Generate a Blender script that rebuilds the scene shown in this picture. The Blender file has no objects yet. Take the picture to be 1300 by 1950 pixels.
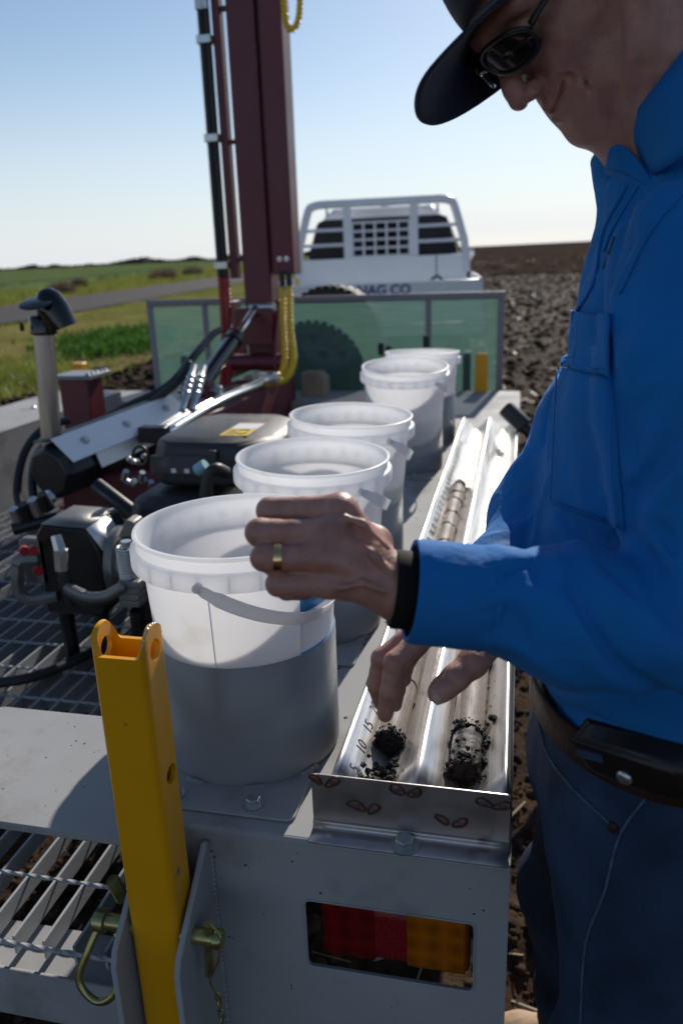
import bpy, math, random
import numpy as np
from mathutils import Vector, Matrix

SC = bpy.context.scene
COL = SC.collection
random.seed(7)
RNG = np.random.default_rng(7)

# ------------------------------------------------------------ camera, sky, sun
CAM_POS = (0.0, 0.0, 1.5)
cam_d = bpy.data.cameras.new('camera')
cam = bpy.data.objects.new('camera', cam_d)
COL.objects.link(cam)
SC.camera = cam
PITCH, ROLL, YAW = math.radians(17.7), math.radians(2.0), math.radians(13.0)
fwd = Vector((-math.sin(YAW)*math.cos(PITCH), math.cos(YAW)*math.cos(PITCH), -math.sin(PITCH)))
rgt = Vector((math.cos(YAW), math.sin(YAW), 0))
upv = rgt.cross(fwd)
R_ = math.cos(ROLL)*rgt - math.sin(ROLL)*upv
U_ = math.cos(ROLL)*upv + math.sin(ROLL)*rgt
cam.matrix_world = Matrix(((R_.x, U_.x, -fwd.x, CAM_POS[0]), (R_.y, U_.y, -fwd.y, CAM_POS[1]),
                           (R_.z, U_.z, -fwd.z, CAM_POS[2]), (0, 0, 0, 1)))
cam_d.sensor_fit = 'VERTICAL'
cam_d.sensor_height = 36.0
cam_d.lens = 27.5
cam_d.clip_start = 0.02
cam_d.clip_end = 6000
cam_d.dof.use_dof = True
cam_d.dof.focus_distance = 0.98
cam_d.dof.aperture_fstop = 4.5

SUN_EL, SUN_AZ = math.radians(30), math.radians(6.6)      # azimuth measured from +Y towards +X
w = bpy.data.worlds.new('World'); SC.world = w; w.use_nodes = True
nt = w.node_tree; nt.nodes.clear()
out = nt.nodes.new('ShaderNodeOutputWorld'); bg = nt.nodes.new('ShaderNodeBackground')
sky = nt.nodes.new('ShaderNodeTexSky'); sky.sky_type = 'NISHITA'; sky.sun_disc = False
sky.sun_elevation = SUN_EL; sky.sun_rotation = SUN_AZ
sky.air_density = 1.0; sky.dust_density = 0.3; sky.ozone_density = 1.3; sky.altitude = 300
bg.inputs['Strength'].default_value = 0.10
# thin bank of cloud just above the horizon, by direction
tc = nt.nodes.new('ShaderNodeTexCoord'); sep = nt.nodes.new('ShaderNodeSeparateXYZ')
nt.links.new(tc.outputs['Generated'], sep.inputs[0])
mp = nt.nodes.new('ShaderNodeMapping'); mp.inputs['Scale'].default_value = (2.0, 2.0, 26.0)
nt.links.new(tc.outputs['Generated'], mp.inputs[0])
nz = nt.nodes.new('ShaderNodeTexNoise'); nz.inputs['Scale'].default_value = 1.6; nz.inputs['Detail'].default_value = 5
nt.links.new(mp.outputs[0], nz.inputs['Vector'])
band = nt.nodes.new('ShaderNodeMapRange'); band.interpolation_type = 'SMOOTHSTEP'
band.inputs[1].default_value = 0.075; band.inputs[2].default_value = 0.015
nt.links.new(sep.outputs[2], band.inputs[0])
thr = nt.nodes.new('ShaderNodeMapRange'); thr.inputs[1].default_value = 0.38; thr.inputs[2].default_value = 0.62
nt.links.new(nz.outputs[0], thr.inputs[0])
mul = nt.nodes.new('ShaderNodeMath'); mul.operation = 'MULTIPLY'
nt.links.new(band.outputs[0], mul.inputs[0]); nt.links.new(thr.outputs[0], mul.inputs[1])
mul2 = nt.nodes.new('ShaderNodeMath'); mul2.operation = 'MULTIPLY'; mul2.inputs[1].default_value = 0.45
nt.links.new(mul.outputs[0], mul2.inputs[0])
mixc = nt.nodes.new('ShaderNodeMixRGB'); mixc.inputs[2].default_value = (9.0, 9.2, 9.8, 1)
nt.links.new(mul2.outputs[0], mixc.inputs[0]); nt.links.new(sky.outputs[0], mixc.inputs[1])
# pale haze that thickens towards the horizon all round
hz = nt.nodes.new('ShaderNodeMapRange'); hz.interpolation_type = 'SMOOTHERSTEP'
hz.inputs[1].default_value = 0.28; hz.inputs[2].default_value = -0.05; hz.inputs[3].default_value = 0.0; hz.inputs[4].default_value = 0.80
nt.links.new(sep.outputs[2], hz.inputs[0])
mixh = nt.nodes.new('ShaderNodeMixRGB'); mixh.inputs[2].default_value = (7.3, 7.8, 8.7, 1)
nt.links.new(hz.outputs[0], mixh.inputs[0]); nt.links.new(mixc.outputs[0], mixh.inputs[1])
nt.links.new(mixh.outputs[0], bg.inputs['Color']); nt.links.new(bg.outputs[0], out.inputs[0])

sun_d = bpy.data.lights.new('sun', 'SUN'); sun_d.energy = 5.0; sun_d.angle = math.radians(0.53)
sun_d.color = (1.0, 0.93, 0.84)
sun = bpy.data.objects.new('sun', sun_d); COL.objects.link(sun)
sdir = Vector((math.sin(SUN_AZ)*math.cos(SUN_EL), math.cos(SUN_AZ)*math.cos(SUN_EL), math.sin(SUN_EL)))
sun.rotation_euler = sdir.to_track_quat('Z', 'Y').to_euler()
sun.location = (3, 20, 14)
SC.view_settings.view_transform = 'Standard'; SC.view_settings.look = 'None'
SC.view_settings.exposure = 0.0; SC.view_settings.gamma = 1.0
SC.view_settings.use_curve_mapping = False
SC.cycles.use_denoising = True
SC.cycles.max_bounces = 8
SC.cycles.transparent_max_bounces = 12
SC.cycles.sample_clamp_indirect = 6.0

# ------------------------------------------------------------ materials
MATS = {}
def mat(name, col, rough=0.5, metal=0.0, var=0.12, vs=6.0, bump=0.0, bs=40.0, spec=0.5, coat=0.0, sheen=0.0,
        trl=0.0, stretch=None, dirt=None, ds=3.0, dthr=(0.55, 0.75), rvar=0.15, sss=0.0, detail=4.0, aniso=0.0, bd=0.01):
    m = bpy.data.materials.new(name); m.use_nodes = True
    n, l = m.node_tree.nodes, m.node_tree.links
    b = n['Principled BSDF']
    b.inputs['Metallic'].default_value = metal
    b.inputs['Specular IOR Level'].default_value = spec
    b.inputs['Coat Weight'].default_value = coat
    b.inputs['Coat Roughness'].default_value = 0.12
    if sheen:
        b.inputs['Sheen Weight'].default_value = sheen
        b.inputs['Sheen Roughness'].default_value = 0.4
    if aniso: b.inputs['Anisotropic'].default_value = aniso
    if sss:
        b.inputs['Subsurface Weight'].default_value = sss
        b.inputs['Subsurface Radius'].default_value = (1.0, 0.35, 0.2)
        b.inputs['Subsurface Scale'].default_value = 0.004
    tcn = n.new('ShaderNodeTexCoord'); src = tcn.outputs['Object']
    if stretch:
        mpn = n.new('ShaderNodeMapping'); mpn.inputs['Scale'].default_value = stretch
        l.new(src, mpn.inputs[0]); src = mpn.outputs[0]
    nz = n.new('ShaderNodeTexNoise'); nz.inputs['Scale'].default_value = vs; nz.inputs['Detail'].default_value = detail
    l.new(src, nz.inputs['Vector'])
    mr = n.new('ShaderNodeMapRange'); mr.inputs[1].default_value = 0.3; mr.inputs[2].default_value = 0.7
    mr.inputs[3].default_value = 1 - var; mr.inputs[4].default_value = 1 + var
    l.new(nz.outputs[0], mr.inputs[0])
    mx = n.new('ShaderNodeVectorMath'); mx.operation = 'SCALE'
    mx.inputs[0].default_value = col[:3]; l.new(mr.outputs[0], mx.inputs['Scale'])
    csock = mx.outputs[0]
    if dirt is not None:
        dz = n.new('ShaderNodeTexNoise'); dz.inputs['Scale'].default_value = ds; dz.inputs['Detail'].default_value = 8
        dz.inputs['Roughness'].default_value = 0.65
        l.new(src, dz.inputs['Vector'])
        dr = n.new('ShaderNodeMapRange'); dr.inputs[1].default_value = dthr[0]; dr.inputs[2].default_value = dthr[1]
        l.new(dz.outputs[0], dr.inputs[0])
        dm = n.new('ShaderNodeMixRGB'); dm.inputs[2].default_value = (*dirt, 1)
        l.new(dr.outputs[0], dm.inputs[0]); l.new(csock, dm.inputs[1]); csock = dm.outputs[0]
    l.new(csock, b.inputs['Base Color'])
    rr = n.new('ShaderNodeMapRange'); rr.inputs[1].default_value = 0.3; rr.inputs[2].default_value = 0.7
    rr.inputs[3].default_value = max(0.02, rough*(1-rvar)); rr.inputs[4].default_value = min(1, rough*(1+rvar))
    l.new(nz.outputs[0], rr.inputs[0]); l.new(rr.outputs[0], b.inputs['Roughness'])
    if bump:
        bn = n.new('ShaderNodeTexNoise'); bn.inputs['Scale'].default_value = bs; bn.inputs['Detail'].default_value = 5
        l.new(src, bn.inputs['Vector'])
        bp = n.new('ShaderNodeBump'); bp.inputs['Strength'].default_value = bump; bp.inputs['Distance'].default_value = bd
        l.new(bn.outputs[0], bp.inputs['Height']); l.new(bp.outputs[0], b.inputs['Normal'])
    if trl:
        tr = n.new('ShaderNodeBsdfTranslucent'); l.new(csock, tr.inputs[0])
        ms = n.new('ShaderNodeMixShader'); ms.inputs[0].default_value = trl
        l.new(b.outputs[0], ms.inputs[1]); l.new(tr.outputs[0], ms.inputs[2])
        l.new(ms.outputs[0], n['Material Output'].inputs[0])
    MATS[name] = m
    return m

deck_grey = mat('deck_paint', (0.31, 0.315, 0.32), 0.75, spec=0.25, var=0.09, vs=5, bump=0.03, bs=260, dirt=(0.17, 0.145, 0.12), ds=6, dthr=(0.53, 0.80))
grate_grey = mat('grate_paint', (0.33, 0.345, 0.36), 0.45, var=0.08, vs=9, bump=0.04, bs=180, dirt=(0.14, 0.11, 0.09), ds=5, dthr=(0.58, 0.8))
sleeve_grey = mat('sleeve_paint', (0.22, 0.235, 0.25), 0.33, var=0.06, vs=5, bump=0.03, bs=120, dirt=(0.20, 0.18, 0.16), ds=9, dthr=(0.58, 0.85))
yellow_p = mat('yellow_paint', (0.72, 0.325, 0.003), 0.36, var=0.06, vs=8, bump=0.05, bs=90, coat=0.0, dirt=(0.16, 0.11, 0.06), ds=16, dthr=(0.675, 0.70))
maroon = mat('maroon_paint', (0.115, 0.012, 0.024), 0.42, var=0.10, vs=4, bump=0.03, bs=80, dirt=(0.13, 0.06, 0.05), ds=6, dthr=(0.6, 0.9))
stainless = mat('stainless_sheet', (0.68, 0.65, 0.62), 0.36, metal=0.82, var=0.10, vs=3, stretch=(30, 1.5, 30), bump=0.04, bs=14, rvar=0.35,
                dirt=(0.30, 0.24, 0.19), ds=1.6, dthr=(0.56, 0.8))
stainless_end = mat('stainless_plate', (0.44, 0.40, 0.39), 0.38, metal=0.8, var=0.14, vs=14, bump=0.05, bs=60, rvar=0.3,
                    dirt=(0.12, 0.09, 0.08), ds=18, dthr=(0.6, 0.8))
zinc = mat('zinc_plate', (0.55, 0.56, 0.56), 0.32, metal=0.9, var=0.15, vs=40, bump=0.05, bs=150)
chrome = mat('chrome', (0.85, 0.85, 0.86), 0.10, metal=1.0, var=0.03)
shield_m = mat('bright_shield', (0.86, 0.85, 0.84), 0.5, metal=0.55, var=0.04, vs=12)
passiv = mat('yellow_zinc', (0.36, 0.33, 0.14), 0.33, metal=0.85, var=0.25, vs=60, bump=0.05, bs=200)
steel_pipe = mat('exhaust_steel', (0.42, 0.37, 0.33), 0.34, metal=0.9, var=0.2, vs=4, stretch=(40, 40, 1.2), bump=0.05, bs=10)
alu = mat('cast_alloy', (0.22, 0.215, 0.205), 0.5, metal=0.7, var=0.15, vs=20, bump=0.12, bs=120)
black_paint = mat('black_paint', (0.012, 0.012, 0.014), 0.35, var=0.2, vs=20, bump=0.03, bs=80)
black_gloss = mat('black_gloss', (0.008, 0.008, 0.009), 0.12, var=0.1)
black_plastic = mat('black_plastic', (0.028, 0.028, 0.031), 0.48, var=0.15, vs=25, bump=0.12, bs=400, dirt=(0.10, 0.09, 0.08), ds=8, dthr=(0.58, 0.95))
rubber = mat('rubber', (0.018, 0.018, 0.019), 0.55, var=0.2, vs=20, bump=0.04, bs=120)
red_sleeve = mat('red_spiral', (0.35, 0.02, 0.025), 0.4, var=0.1)
yel_sleeve = mat('yellow_spiral', (0.72, 0.50, 0.03), 0.4, var=0.1)
bucket_m = mat('bucket_plastic', (0.94, 0.94, 0.95), 0.40, var=0.012, vs=4, dirt=(0.80, 0.775, 0.73), ds=9, dthr=(0.58, 0.82), trl=0.56, bump=0.015, bs=30)
handle_m = mat('handle_plastic', (0.92, 0.92, 0.93), 0.3, var=0.01, trl=0.45)
label_blue = mat('label_blue', (0.03, 0.30, 0.60), 0.4, var=0.1)
label_white = mat('label_white', (0.8, 0.8, 0.82), 0.4, var=0.02)
label_yellow = mat('label_yellow', (0.80, 0.55, 0.02), 0.45, var=0.05)
label_orange = mat('label_orange', (0.70, 0.16, 0.03), 0.45, var=0.05)
label_dark = mat('label_ink', (0.03, 0.03, 0.03), 0.5)
soil_dark = mat('soil_broken', (0.016, 0.012, 0.010), 0.85, var=0.5, vs=60, bump=0.9, bs=160)
core_m = mat('soil_core', (0.185, 0.148, 0.118), 0.62, var=0.22, vs=5, stretch=(60, 3, 60), bump=0.10, bs=30,
             dirt=(0.020, 0.016, 0.013), ds=26, dthr=(0.545, 0.60), spec=0.4)
crack_m = soil_dark
white_paint = mat('white_paint', (0.80, 0.81, 0.83), 0.25, var=0.02, coat=0.4)
white_bar = mat('white_powder', (0.74, 0.76, 0.80), 0.35, var=0.03)
glass_dark = mat('tinted_glass', (0.008, 0.012, 0.02), 0.08, var=0.3, vs=3, spec=0.15)
lettering = mat('sign_blue', (0.02, 0.05, 0.22), 0.4, var=0.02)
tyre_m = mat('tyre_rubber', (0.022, 0.021, 0.021), 0.7, var=0.2, vs=15, bump=0.1, bs=60)
rim_m = mat('rim_grey', (0.30, 0.31, 0.32), 0.4, metal=0.5, var=0.1)
frame_grey = mat('panel_frame', (0.20, 0.205, 0.235), 0.5, var=0.06)
timber = mat('weathered_block', (0.30, 0.25, 0.19), 0.8, var=0.2, vs=12, bump=0.3, bs=30)
skin = mat('skin', (0.41, 0.205, 0.155), 0.46, var=0.17, vs=55, bump=0.16, bs=380, sss=0.08, dirt=(0.31, 0.125, 0.09), ds=30, dthr=(0.48, 0.85), rvar=0.2)
nail_m = mat('nail', (0.50, 0.30, 0.24), 0.3, var=0.05)
lip_m = mat('lip', (0.30, 0.12, 0.10), 0.45, var=0.1)
shirt_m = mat('blue_drill_cotton', (0.009, 0.148, 0.43), 0.82, var=0.09, vs=14, bump=0.30, bs=42, sheen=0.03, spec=0.2)
denim = mat('dark_denim', (0.022, 0.042, 0.085), 0.85, var=0.45, vs=11, bump=0.35, bs=700, spec=0.2, dirt=(0.055, 0.085, 0.15), ds=5, dthr=(0.58, 0.85))
seam_m = mat('denim_seam', (0.050, 0.082, 0.14), 0.85, var=0.4, vs=90)
leather = mat('brown_leather', (0.034, 0.016, 0.010), 0.6, spec=0.2, var=0.25, vs=20, bump=0.12, bs=150)
leather_blk = mat('dark_leather', (0.014, 0.010, 0.009), 0.40, var=0.3, vs=20, bump=0.10, bs=120)
cap_m = mat('navy_twill', (0.016, 0.017, 0.032), 0.85, var=0.12, vs=20, bump=0.2, bs=900, sheen=0.2)
gold = mat('gold_band', (0.80, 0.55, 0.25), 0.2, metal=1.0, var=0.05)
boot_m = mat('tan_suede', (0.36, 0.25, 0.16), 0.8, var=0.15, vs=12, bump=0.2, bs=80)
hair_m = mat('grey_brown_hair', (0.06, 0.045, 0.035), 0.7, var=0.4, vs=80)
weld_m = mat('weld_tint', (0.10, 0.045, 0.025), 0.45, metal=0.5, var=0.4, vs=120)
weld_c = mat('weld_centre', (0.26, 0.22, 0.24), 0.35, metal=0.8, var=0.2, vs=90)
etch_m = mat('etched_mark', (0.10, 0.075, 0.06), 0.6, var=0.2)

def mesh_net(name, col):     # woven shade cloth: threads let light and view through
    m = bpy.data.materials.new(name); m.use_nodes = True
    n, l = m.node_tree.nodes, m.node_tree.links
    b = n['Principled BSDF']; b.inputs['Roughness'].default_value = 0.6
    tcn = n.new('ShaderNodeTexCoord')
    nz = n.new('ShaderNodeTexNoise'); nz.inputs['Scale'].default_value = 6; nz.inputs['Detail'].default_value = 6
    mpn = n.new('ShaderNodeMapping'); mpn.inputs['Scale'].default_value = (1.0, 1, 16.0)
    l.new(tcn.outputs['Object'], mpn.inputs[0]); l.new(mpn.outputs[0], nz.inputs['Vector'])
    cr = n.new('ShaderNodeMixRGB'); cr.inputs[1].default_value = (col[0]*0.58, col[1]*0.60, col[2]*0.62, 1)
    cr.inputs[2].default_value = (col[0]*1.4, col[1]*1.38, col[2]*1.36, 1)
    l.new(nz.outputs[0], cr.inputs[0]); l.new(cr.outputs[0], b.inputs['Base Color'])
    tl = n.new('ShaderNodeBsdfTranslucent'); l.new(cr.outputs[0], tl.inputs[0])
    m1 = n.new('ShaderNodeMixShader'); m1.inputs[0].default_value = 0.50
    l.new(b.outputs[0], m1.inputs[1]); l.new(tl.outputs[0], m1.inputs[2])
    tp = n.new('ShaderNodeBsdfTransparent')
    m2 = n.new('ShaderNodeMixShader'); m2.inputs[0].default_value = 0.20
    l.new(m1.outputs[0], m2.inputs[1]); l.new(tp.outputs[0], m2.inputs[2])
    l.new(m2.outputs[0], n['Material Output'].inputs[0])
    return m
shade_net = mesh_net('green_shade_cloth', (0.088, 0.178, 0.148))

def lens_mat(name, col):
    m = bpy.data.materials.new(name); m.use_nodes = True
    n, l = m.node_tree.nodes, m.node_tree.links
    b = n['Principled BSDF']; b.inputs['Roughness'].default_value = 0.12
    b.inputs['Coat Weight'].default_value = 0.6
    tcn = n.new('ShaderNodeTexCoord')
    mpn = n.new('ShaderNodeMapping'); mpn.inputs['Scale'].default_value = (1, 0.0, 1)
    l.new(tcn.outputs['Object'], mpn.inputs[0])
    vo = n.new('ShaderNodeTexVoronoi'); vo.inputs['Scale'].default_value = 34; vo.inputs['Randomness'].default_value = 0.0
    l.new(mpn.outputs[0], vo.inputs['Vector'])
    sn = n.new('ShaderNodeMath'); sn.operation = 'MULTIPLY'; sn.inputs[1].default_value = 60.0
    l.new(vo.outputs['Distance'], sn.inputs[0])
    s2 = n.new('ShaderNodeMath'); s2.operation = 'SINE'; l.new(sn.outputs[0], s2.inputs[0])
    bp = n.new('ShaderNodeBump'); bp.inputs['Strength'].default_value = 0.35; bp.inputs['Distance'].default_value = 0.001
    l.new(s2.outputs[0], bp.inputs['Height']); l.new(bp.outputs[0], b.inputs['Normal'])
    cr = n.new('ShaderNodeMapRange'); cr.inputs[1].default_value = 0; cr.inputs[2].default_value = 0.6
    cr.inputs[3].default_value = 0.55; cr.inputs[4].default_value = 1.25
    l.new(vo.outputs['Distance'], cr.inputs[0])
    sc = n.new('ShaderNodeVectorMath'); sc.operation = 'SCALE'; sc.inputs[0].default_value = col
    l.new(cr.outputs[0], sc.inputs['Scale']); l.new(sc.outputs[0], b.inputs['Base Color'])
    tl = n.new('ShaderNodeBsdfTranslucent'); l.new(sc.outputs[0], tl.inputs[0])
    m1 = n.new('ShaderNodeMixShader'); m1.inputs[0].default_value = 0.35
    l.new(b.outputs[0], m1.inputs[1]); l.new(tl.outputs[0], m1.inputs[2])
    l.new(m1.outputs[0], n['Material Output'].inputs[0])
    return m
red_lens = lens_mat('red_lens', (0.22, 0.006, 0.006))
amber_lens = lens_mat('amber_lens', (0.50, 0.135, 0.004))

# ------------------------------------------------------------ mesh helpers
ORG = {}
def thing(name, label, cat, loc=(0, 0, 0), group=None):
    o = bpy.data.objects.new(name, None); COL.objects.link(o); o.location = loc
    o.empty_display_size = 0.1
    o['label'] = label; o['category'] = cat
    if group: o['group'] = group
    ORG[o] = np.array(loc, float)
    return o

def tag(o, label=None, cat=None, group=None, kind=None):
    if label: o['label'] = label
    if cat: o['category'] = cat
    if group: o['group'] = group
    if kind: o['kind'] = kind
    return o

def frame_from(d, hint=(0, 0, 1)):
    d = np.array(d, float); d /= np.linalg.norm(d)
    h = np.array(hint, float)
    if abs(d @ h) > 0.95: h = np.array((1.0, 0, 0)) if abs(d[0]) < 0.9 else np.array((0, 1.0, 0))
    a = np.cross(h, d); a /= np.linalg.norm(a)
    b = np.cross(d, a)
    return a, b, d

class MB:
    def __init__(s): s.v = []; s.f = []; s.n = 0
    def add(s, v, f):
        v = np.asarray(v, float).reshape(-1, 3)
        s.v.append(v); s.f += [tuple(int(i)+s.n for i in q) for q in f]; s.n += len(v); return s
    def box(s, c, size, axes=None):
        hx, hy, hz = [q/2 for q in size]
        p = np.array([(x, y, z) for x in (-hx, hx) for y in (-hy, hy) for z in (-hz, hz)])
        if axes is not None: p = p @ np.array(axes)
        return s.add(p + np.array(c), [(0, 1, 3, 2), (4, 6, 7, 5), (0, 4, 5, 1), (2, 3, 7, 6), (0, 2, 6, 4), (1, 5, 7, 3)])
    def span(s, lo, hi):
        lo, hi = np.array(lo, float), np.array(hi, float)
        return s.box((lo+hi)/2, hi-lo)
    def tube(s, pts, r, seg=10, closed=False, caps=True, hint=(0, 0, 1), sx=1.0):
        pts = [np.array(p, float) for p in pts]; n = len(pts)
        rs = r if hasattr(r, '__len__') else [r]*n
        rings = []; a = None
        for i in range(n):
            if closed: d = pts[(i+1) % n]-pts[i-1]
            else: d = pts[min(i+1, n-1)]-pts[max(i-1, 0)]
            d = d/np.linalg.norm(d)
            if a is None: a, b, _ = frame_from(d, hint)
            else:
                a = a - d*(a @ d); a /= np.linalg.norm(a); b = np.cross(d, a)
            t = np.linspace(0, 2*math.pi, seg, endpoint=False)
            rings.append(pts[i] + rs[i]*(sx*np.cos(t)[:, None]*a + np.sin(t)[:, None]*b))
        v = np.concatenate(rings); f = []
        m = n if closed else n-1
        for i in range(m):
            j = (i+1) % n
            for k in range(seg):
                k2 = (k+1) % seg
                f.append((i*seg+k, i*seg+k2, j*seg+k2, j*seg+k))
        if caps and not closed:
            f.append(tuple(range(seg-1, -1, -1))); f.append(tuple((n-1)*seg+k for k in range(seg)))
        return s.add(v, f)
    def cyl(s, p, q, r, r2=None, seg=16):
        return s.tube([p, q], [r, r if r2 is None else r2], seg)
    def lathe(s, prof, c=(0, 0, 0), axis=(0, 0, 1), seg=48, closed=False, a0=0.0, a1=2*math.pi):
        a, b, d = frame_from(axis, (1, 0, 0) if abs(axis[2]) > 0.9 else (0, 0, 1))
        full = abs(a1-a0-2*math.pi) < 1e-6
        t = np.linspace(a0, a1, seg, endpoint=not full)
        v = []
        for r, z in prof:
            v.append(np.array(c) + r*(np.cos(t)[:, None]*a+np.sin(t)[:, None]*b) + z*d)
        v = np.concatenate(v); n = len(prof); f = []
        for i in range(n if closed else n-1):
            j = (i+1) % n
            for k in range(seg if full else seg-1):
                k2 = (k+1) % seg
                f.append((i*seg+k, i*seg+k2, j*seg+k2, j*seg+k))
        return s.add(v, f)
    def prism(s, poly, h, o=(0, 0, 0), axes=((1, 0, 0), (0, 1, 0), (0, 0, 1))):
        A = np.array(axes, float); n = len(poly)
        P = np.array([(x, y, 0) for x, y in poly]); Q = P.copy(); Q[:, 2] = h
        v = np.concatenate([P, Q]) @ A + np.array(o)
        f = [tuple(range(n-1, -1, -1)), tuple(range(n, 2*n))]
        f += [(i, (i+1) % n, n+(i+1) % n, n+i) for i in range(n)]
        return s.add(v, f)
    def grid(s, P):
        P = np.asarray(P, float); a, b = P.shape[:2]
        f = [(i*b+j, i*b+j+1, (i+1)*b+j+1, (i+1)*b+j) for i in range(a-1) for j in range(b-1)]
        return s.add(P.reshape(-1, 3), f)
    def build(s, name, m, parent=None, smooth=40, bevel=0.0, bseg=2, solid=0.0, loc=None):
        v = np.concatenate(s.v)
        if parent is not None: org = ORG[parent]
        else: org = np.array(loc if loc is not None else (0, 0, 0), float)
        me = bpy.data.meshes.new(name)
        me.from_pydata((v-org).tolist(), [], s.f); me.update()
        if m: me.materials.append(m)
        if smooth:
            me.shade_smooth()
            if smooth < 180: me.set_sharp_from_angle(angle=math.radians(smooth))
        o = bpy.data.objects.new(name, me); COL.objects.link(o)
        ORG[o] = org
        if parent is not None: o.parent = parent
        else: o.location = org
        if solid:
            md = o.modifiers.new('solid', 'SOLIDIFY'); md.thickness = solid; md.offset = 0
        if bevel:
            md = o.modifiers.new('bevel', 'BEVEL'); md.width = bevel; md.segments = bseg
            md.limit_method = 'ANGLE'; md.angle_limit = math.radians(35); md.harden_normals = False
        return o

def copy_tree(o, parent=None):
    c = o.copy(); COL.objects.link(c); ORG[c] = ORG[o].copy()
    if parent is not None: c.parent = parent
    for ch in list(o.children): copy_tree(ch, c)
    return c

def inst(src, name, loc, parent=None):
    c = bpy.data.objects.new(name, src.data); COL.objects.link(c)
    c.parent = parent; c.location = loc
    for md in src.modifiers:
        k = c.modifiers.new(md.name, md.type)
        for a in ('width', 'segments', 'limit_method', 'angle_limit'):
            if hasattr(md, a): setattr(k, a, getattr(md, a))
    return c

def spline(pts, n=8):
    P = [np.array(p, float) for p in pts]; P = [2*P[0]-P[1]] + P + [2*P[-1]-P[-2]]
    o = []
    for i in range(1, len(P)-2):
        for k in range(n):
            t = k/n; a, b, c, d = P[i-1:i+3]
            o.append(0.5*((2*b)+(-a+c)*t+(2*a-5*b+4*c-d)*t*t+(-a+3*b-3*c+d)*t**3))
    o.append(P[-2]); return o

def rrect(w, h, r, n=4, cx=0, cy=0):
    p = []
    for (sx, sy, a0) in ((1, 1, 0), (-1, 1, 90), (-1, -1, 180), (1, -1, 270)):
        for k in range(n+1):
            a = math.radians(a0+90*k/n)
            p.append((cx+sx*(w/2-r)+r*math.cos(a), cy+sy*(h/2-r)+r*math.sin(a)))
    return p

def hexbolt(mb, c, axis, r=0.011, h=0.008, washer=True):
    a, b, d = frame_from(axis); c = np.array(c, float)
    if washer: mb.cyl(c, c+d*0.002, r*1.45, seg=20); c = c+d*0.002
    mb.tube([c, c+d*h*0.85, c+d*h], [r, r, r*0.86], seg=6)

def vn(p, seed=0):           # smooth value noise for points (n,3)
    p = np.asarray(p, np.float64); i = np.floor(p).astype(np.int64); f = p-i; f = f*f*(3-2*f)
    def h(x, y, z):
        n = (x*374761393 + y*668265263 + z*2147483647 + seed*974634721) & 0xffffffff
        n = ((n ^ (n >> 13))*1274126177) & 0xffffffff
        return ((n ^ (n >> 16)) & 0xffff)/65535.0
    r = 0
    for dx in (0, 1):
        for dy in (0, 1):
            for dz in (0, 1):
                wgt = (f[:, 0] if dx else 1-f[:, 0])*(f[:, 1] if dy else 1-f[:, 1])*(f[:, 2] if dz else 1-f[:, 2])
                r = r + wgt*h(i[:, 0]+dx, i[:, 1]+dy, i[:, 2]+dz)
    return r
def fbm(p, seed=0, o=4):
    p = np.asarray(p, float); r = 0; a = 0.5
    for k in range(o): r = r+a*(vn(p*2**k, seed+k)-0.5)*2; a *= 0.5
    return r
def gz(x, y): return 0.0098*np.asarray(x)+0.0132*np.asarray(y)      # lie of the land

# ============================================================ LAND
def sheet(name, m, P, kind='structure'):
    o = MB().grid(P).build(name, m, smooth=180); tag(o, kind=kind); return o

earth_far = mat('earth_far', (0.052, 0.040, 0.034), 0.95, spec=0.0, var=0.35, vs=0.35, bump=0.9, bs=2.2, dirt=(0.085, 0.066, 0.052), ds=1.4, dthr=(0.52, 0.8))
verge_m = mat('verge', (0.150, 0.146, 0.042), 0.95, spec=0.0, var=0.35, vs=0.8, bump=0.6, bs=9, dirt=(0.20, 0.15, 0.08), ds=0.28, dthr=(0.46, 0.64))
crop_m = mat('crop', (0.105, 0.138, 0.060), 0.95, spec=0.0, var=0.22, vs=0.12, bump=0.7, bs=3, dirt=(0.10, 0.135, 0.05), ds=0.02, dthr=(0.45, 0.65))
road_m = mat('bitumen', (0.060, 0.054, 0.053), 0.9, spec=0.1, var=0.12, vs=0.6, bump=0.4, bs=40, stretch=(3, 0.3, 1))
soil_m = mat('ploughed_soil', (0.036, 0.0225, 0.0148), 0.95, spec=0.05, var=0.5, vs=7, bump=0.9, bs=45, dirt=(0.090, 0.057, 0.037), ds=5, dthr=(0.50, 0.72))

rr = np.concatenate([np.linspace(0.0, 40, 41), np.geomspace(44, 3500, 46)])
th = np.linspace(0, 2*math.pi, 121)
X = rr[:, None]*np.cos(th); Y = rr[:, None]*np.sin(th)
Zg = gz(X, Y) - 0.10
hill = np.clip((X+0.18*Y)/260, 0, 1)*np.clip(Y/260, 0, 1)*1.2
sheet('ground', earth_far, np.stack([X, Y, Zg+hill], -1))

# verge, road and crop lie side by side along the left
ys = np.concatenate([np.linspace(-6, 60, 67), np.geomspace(64, 1600, 30)])
def strip(name, m, xl, xr, dz, nx=12, bumpy=0.0, seed=0):
    P = np.zeros((len(ys), nx, 3))
    for i, y in enumerate(ys):
        xs = np.linspace(xl(y), xr(y), nx); P[i, :, 0] = xs; P[i, :, 1] = y
        P[i, :, 2] = gz(xs, y)+dz
    if bumpy:
        q = P.reshape(-1, 3)*np.array((0.7, 0.7, 0)); P[..., 2] += bumpy*fbm(q, seed).reshape(P.shape[:2])
    return sheet(name, m, P)
strip('verge_ground', verge_m, lambda y: -23-0.27*y, lambda y: -5.3-0.035*y, 0.02, 40, 0.05, 3)
strip('road', road_m, lambda y: -17.0-0.119*y, lambda y: -12.15-0.094*y, 0.055, 8)

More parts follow.
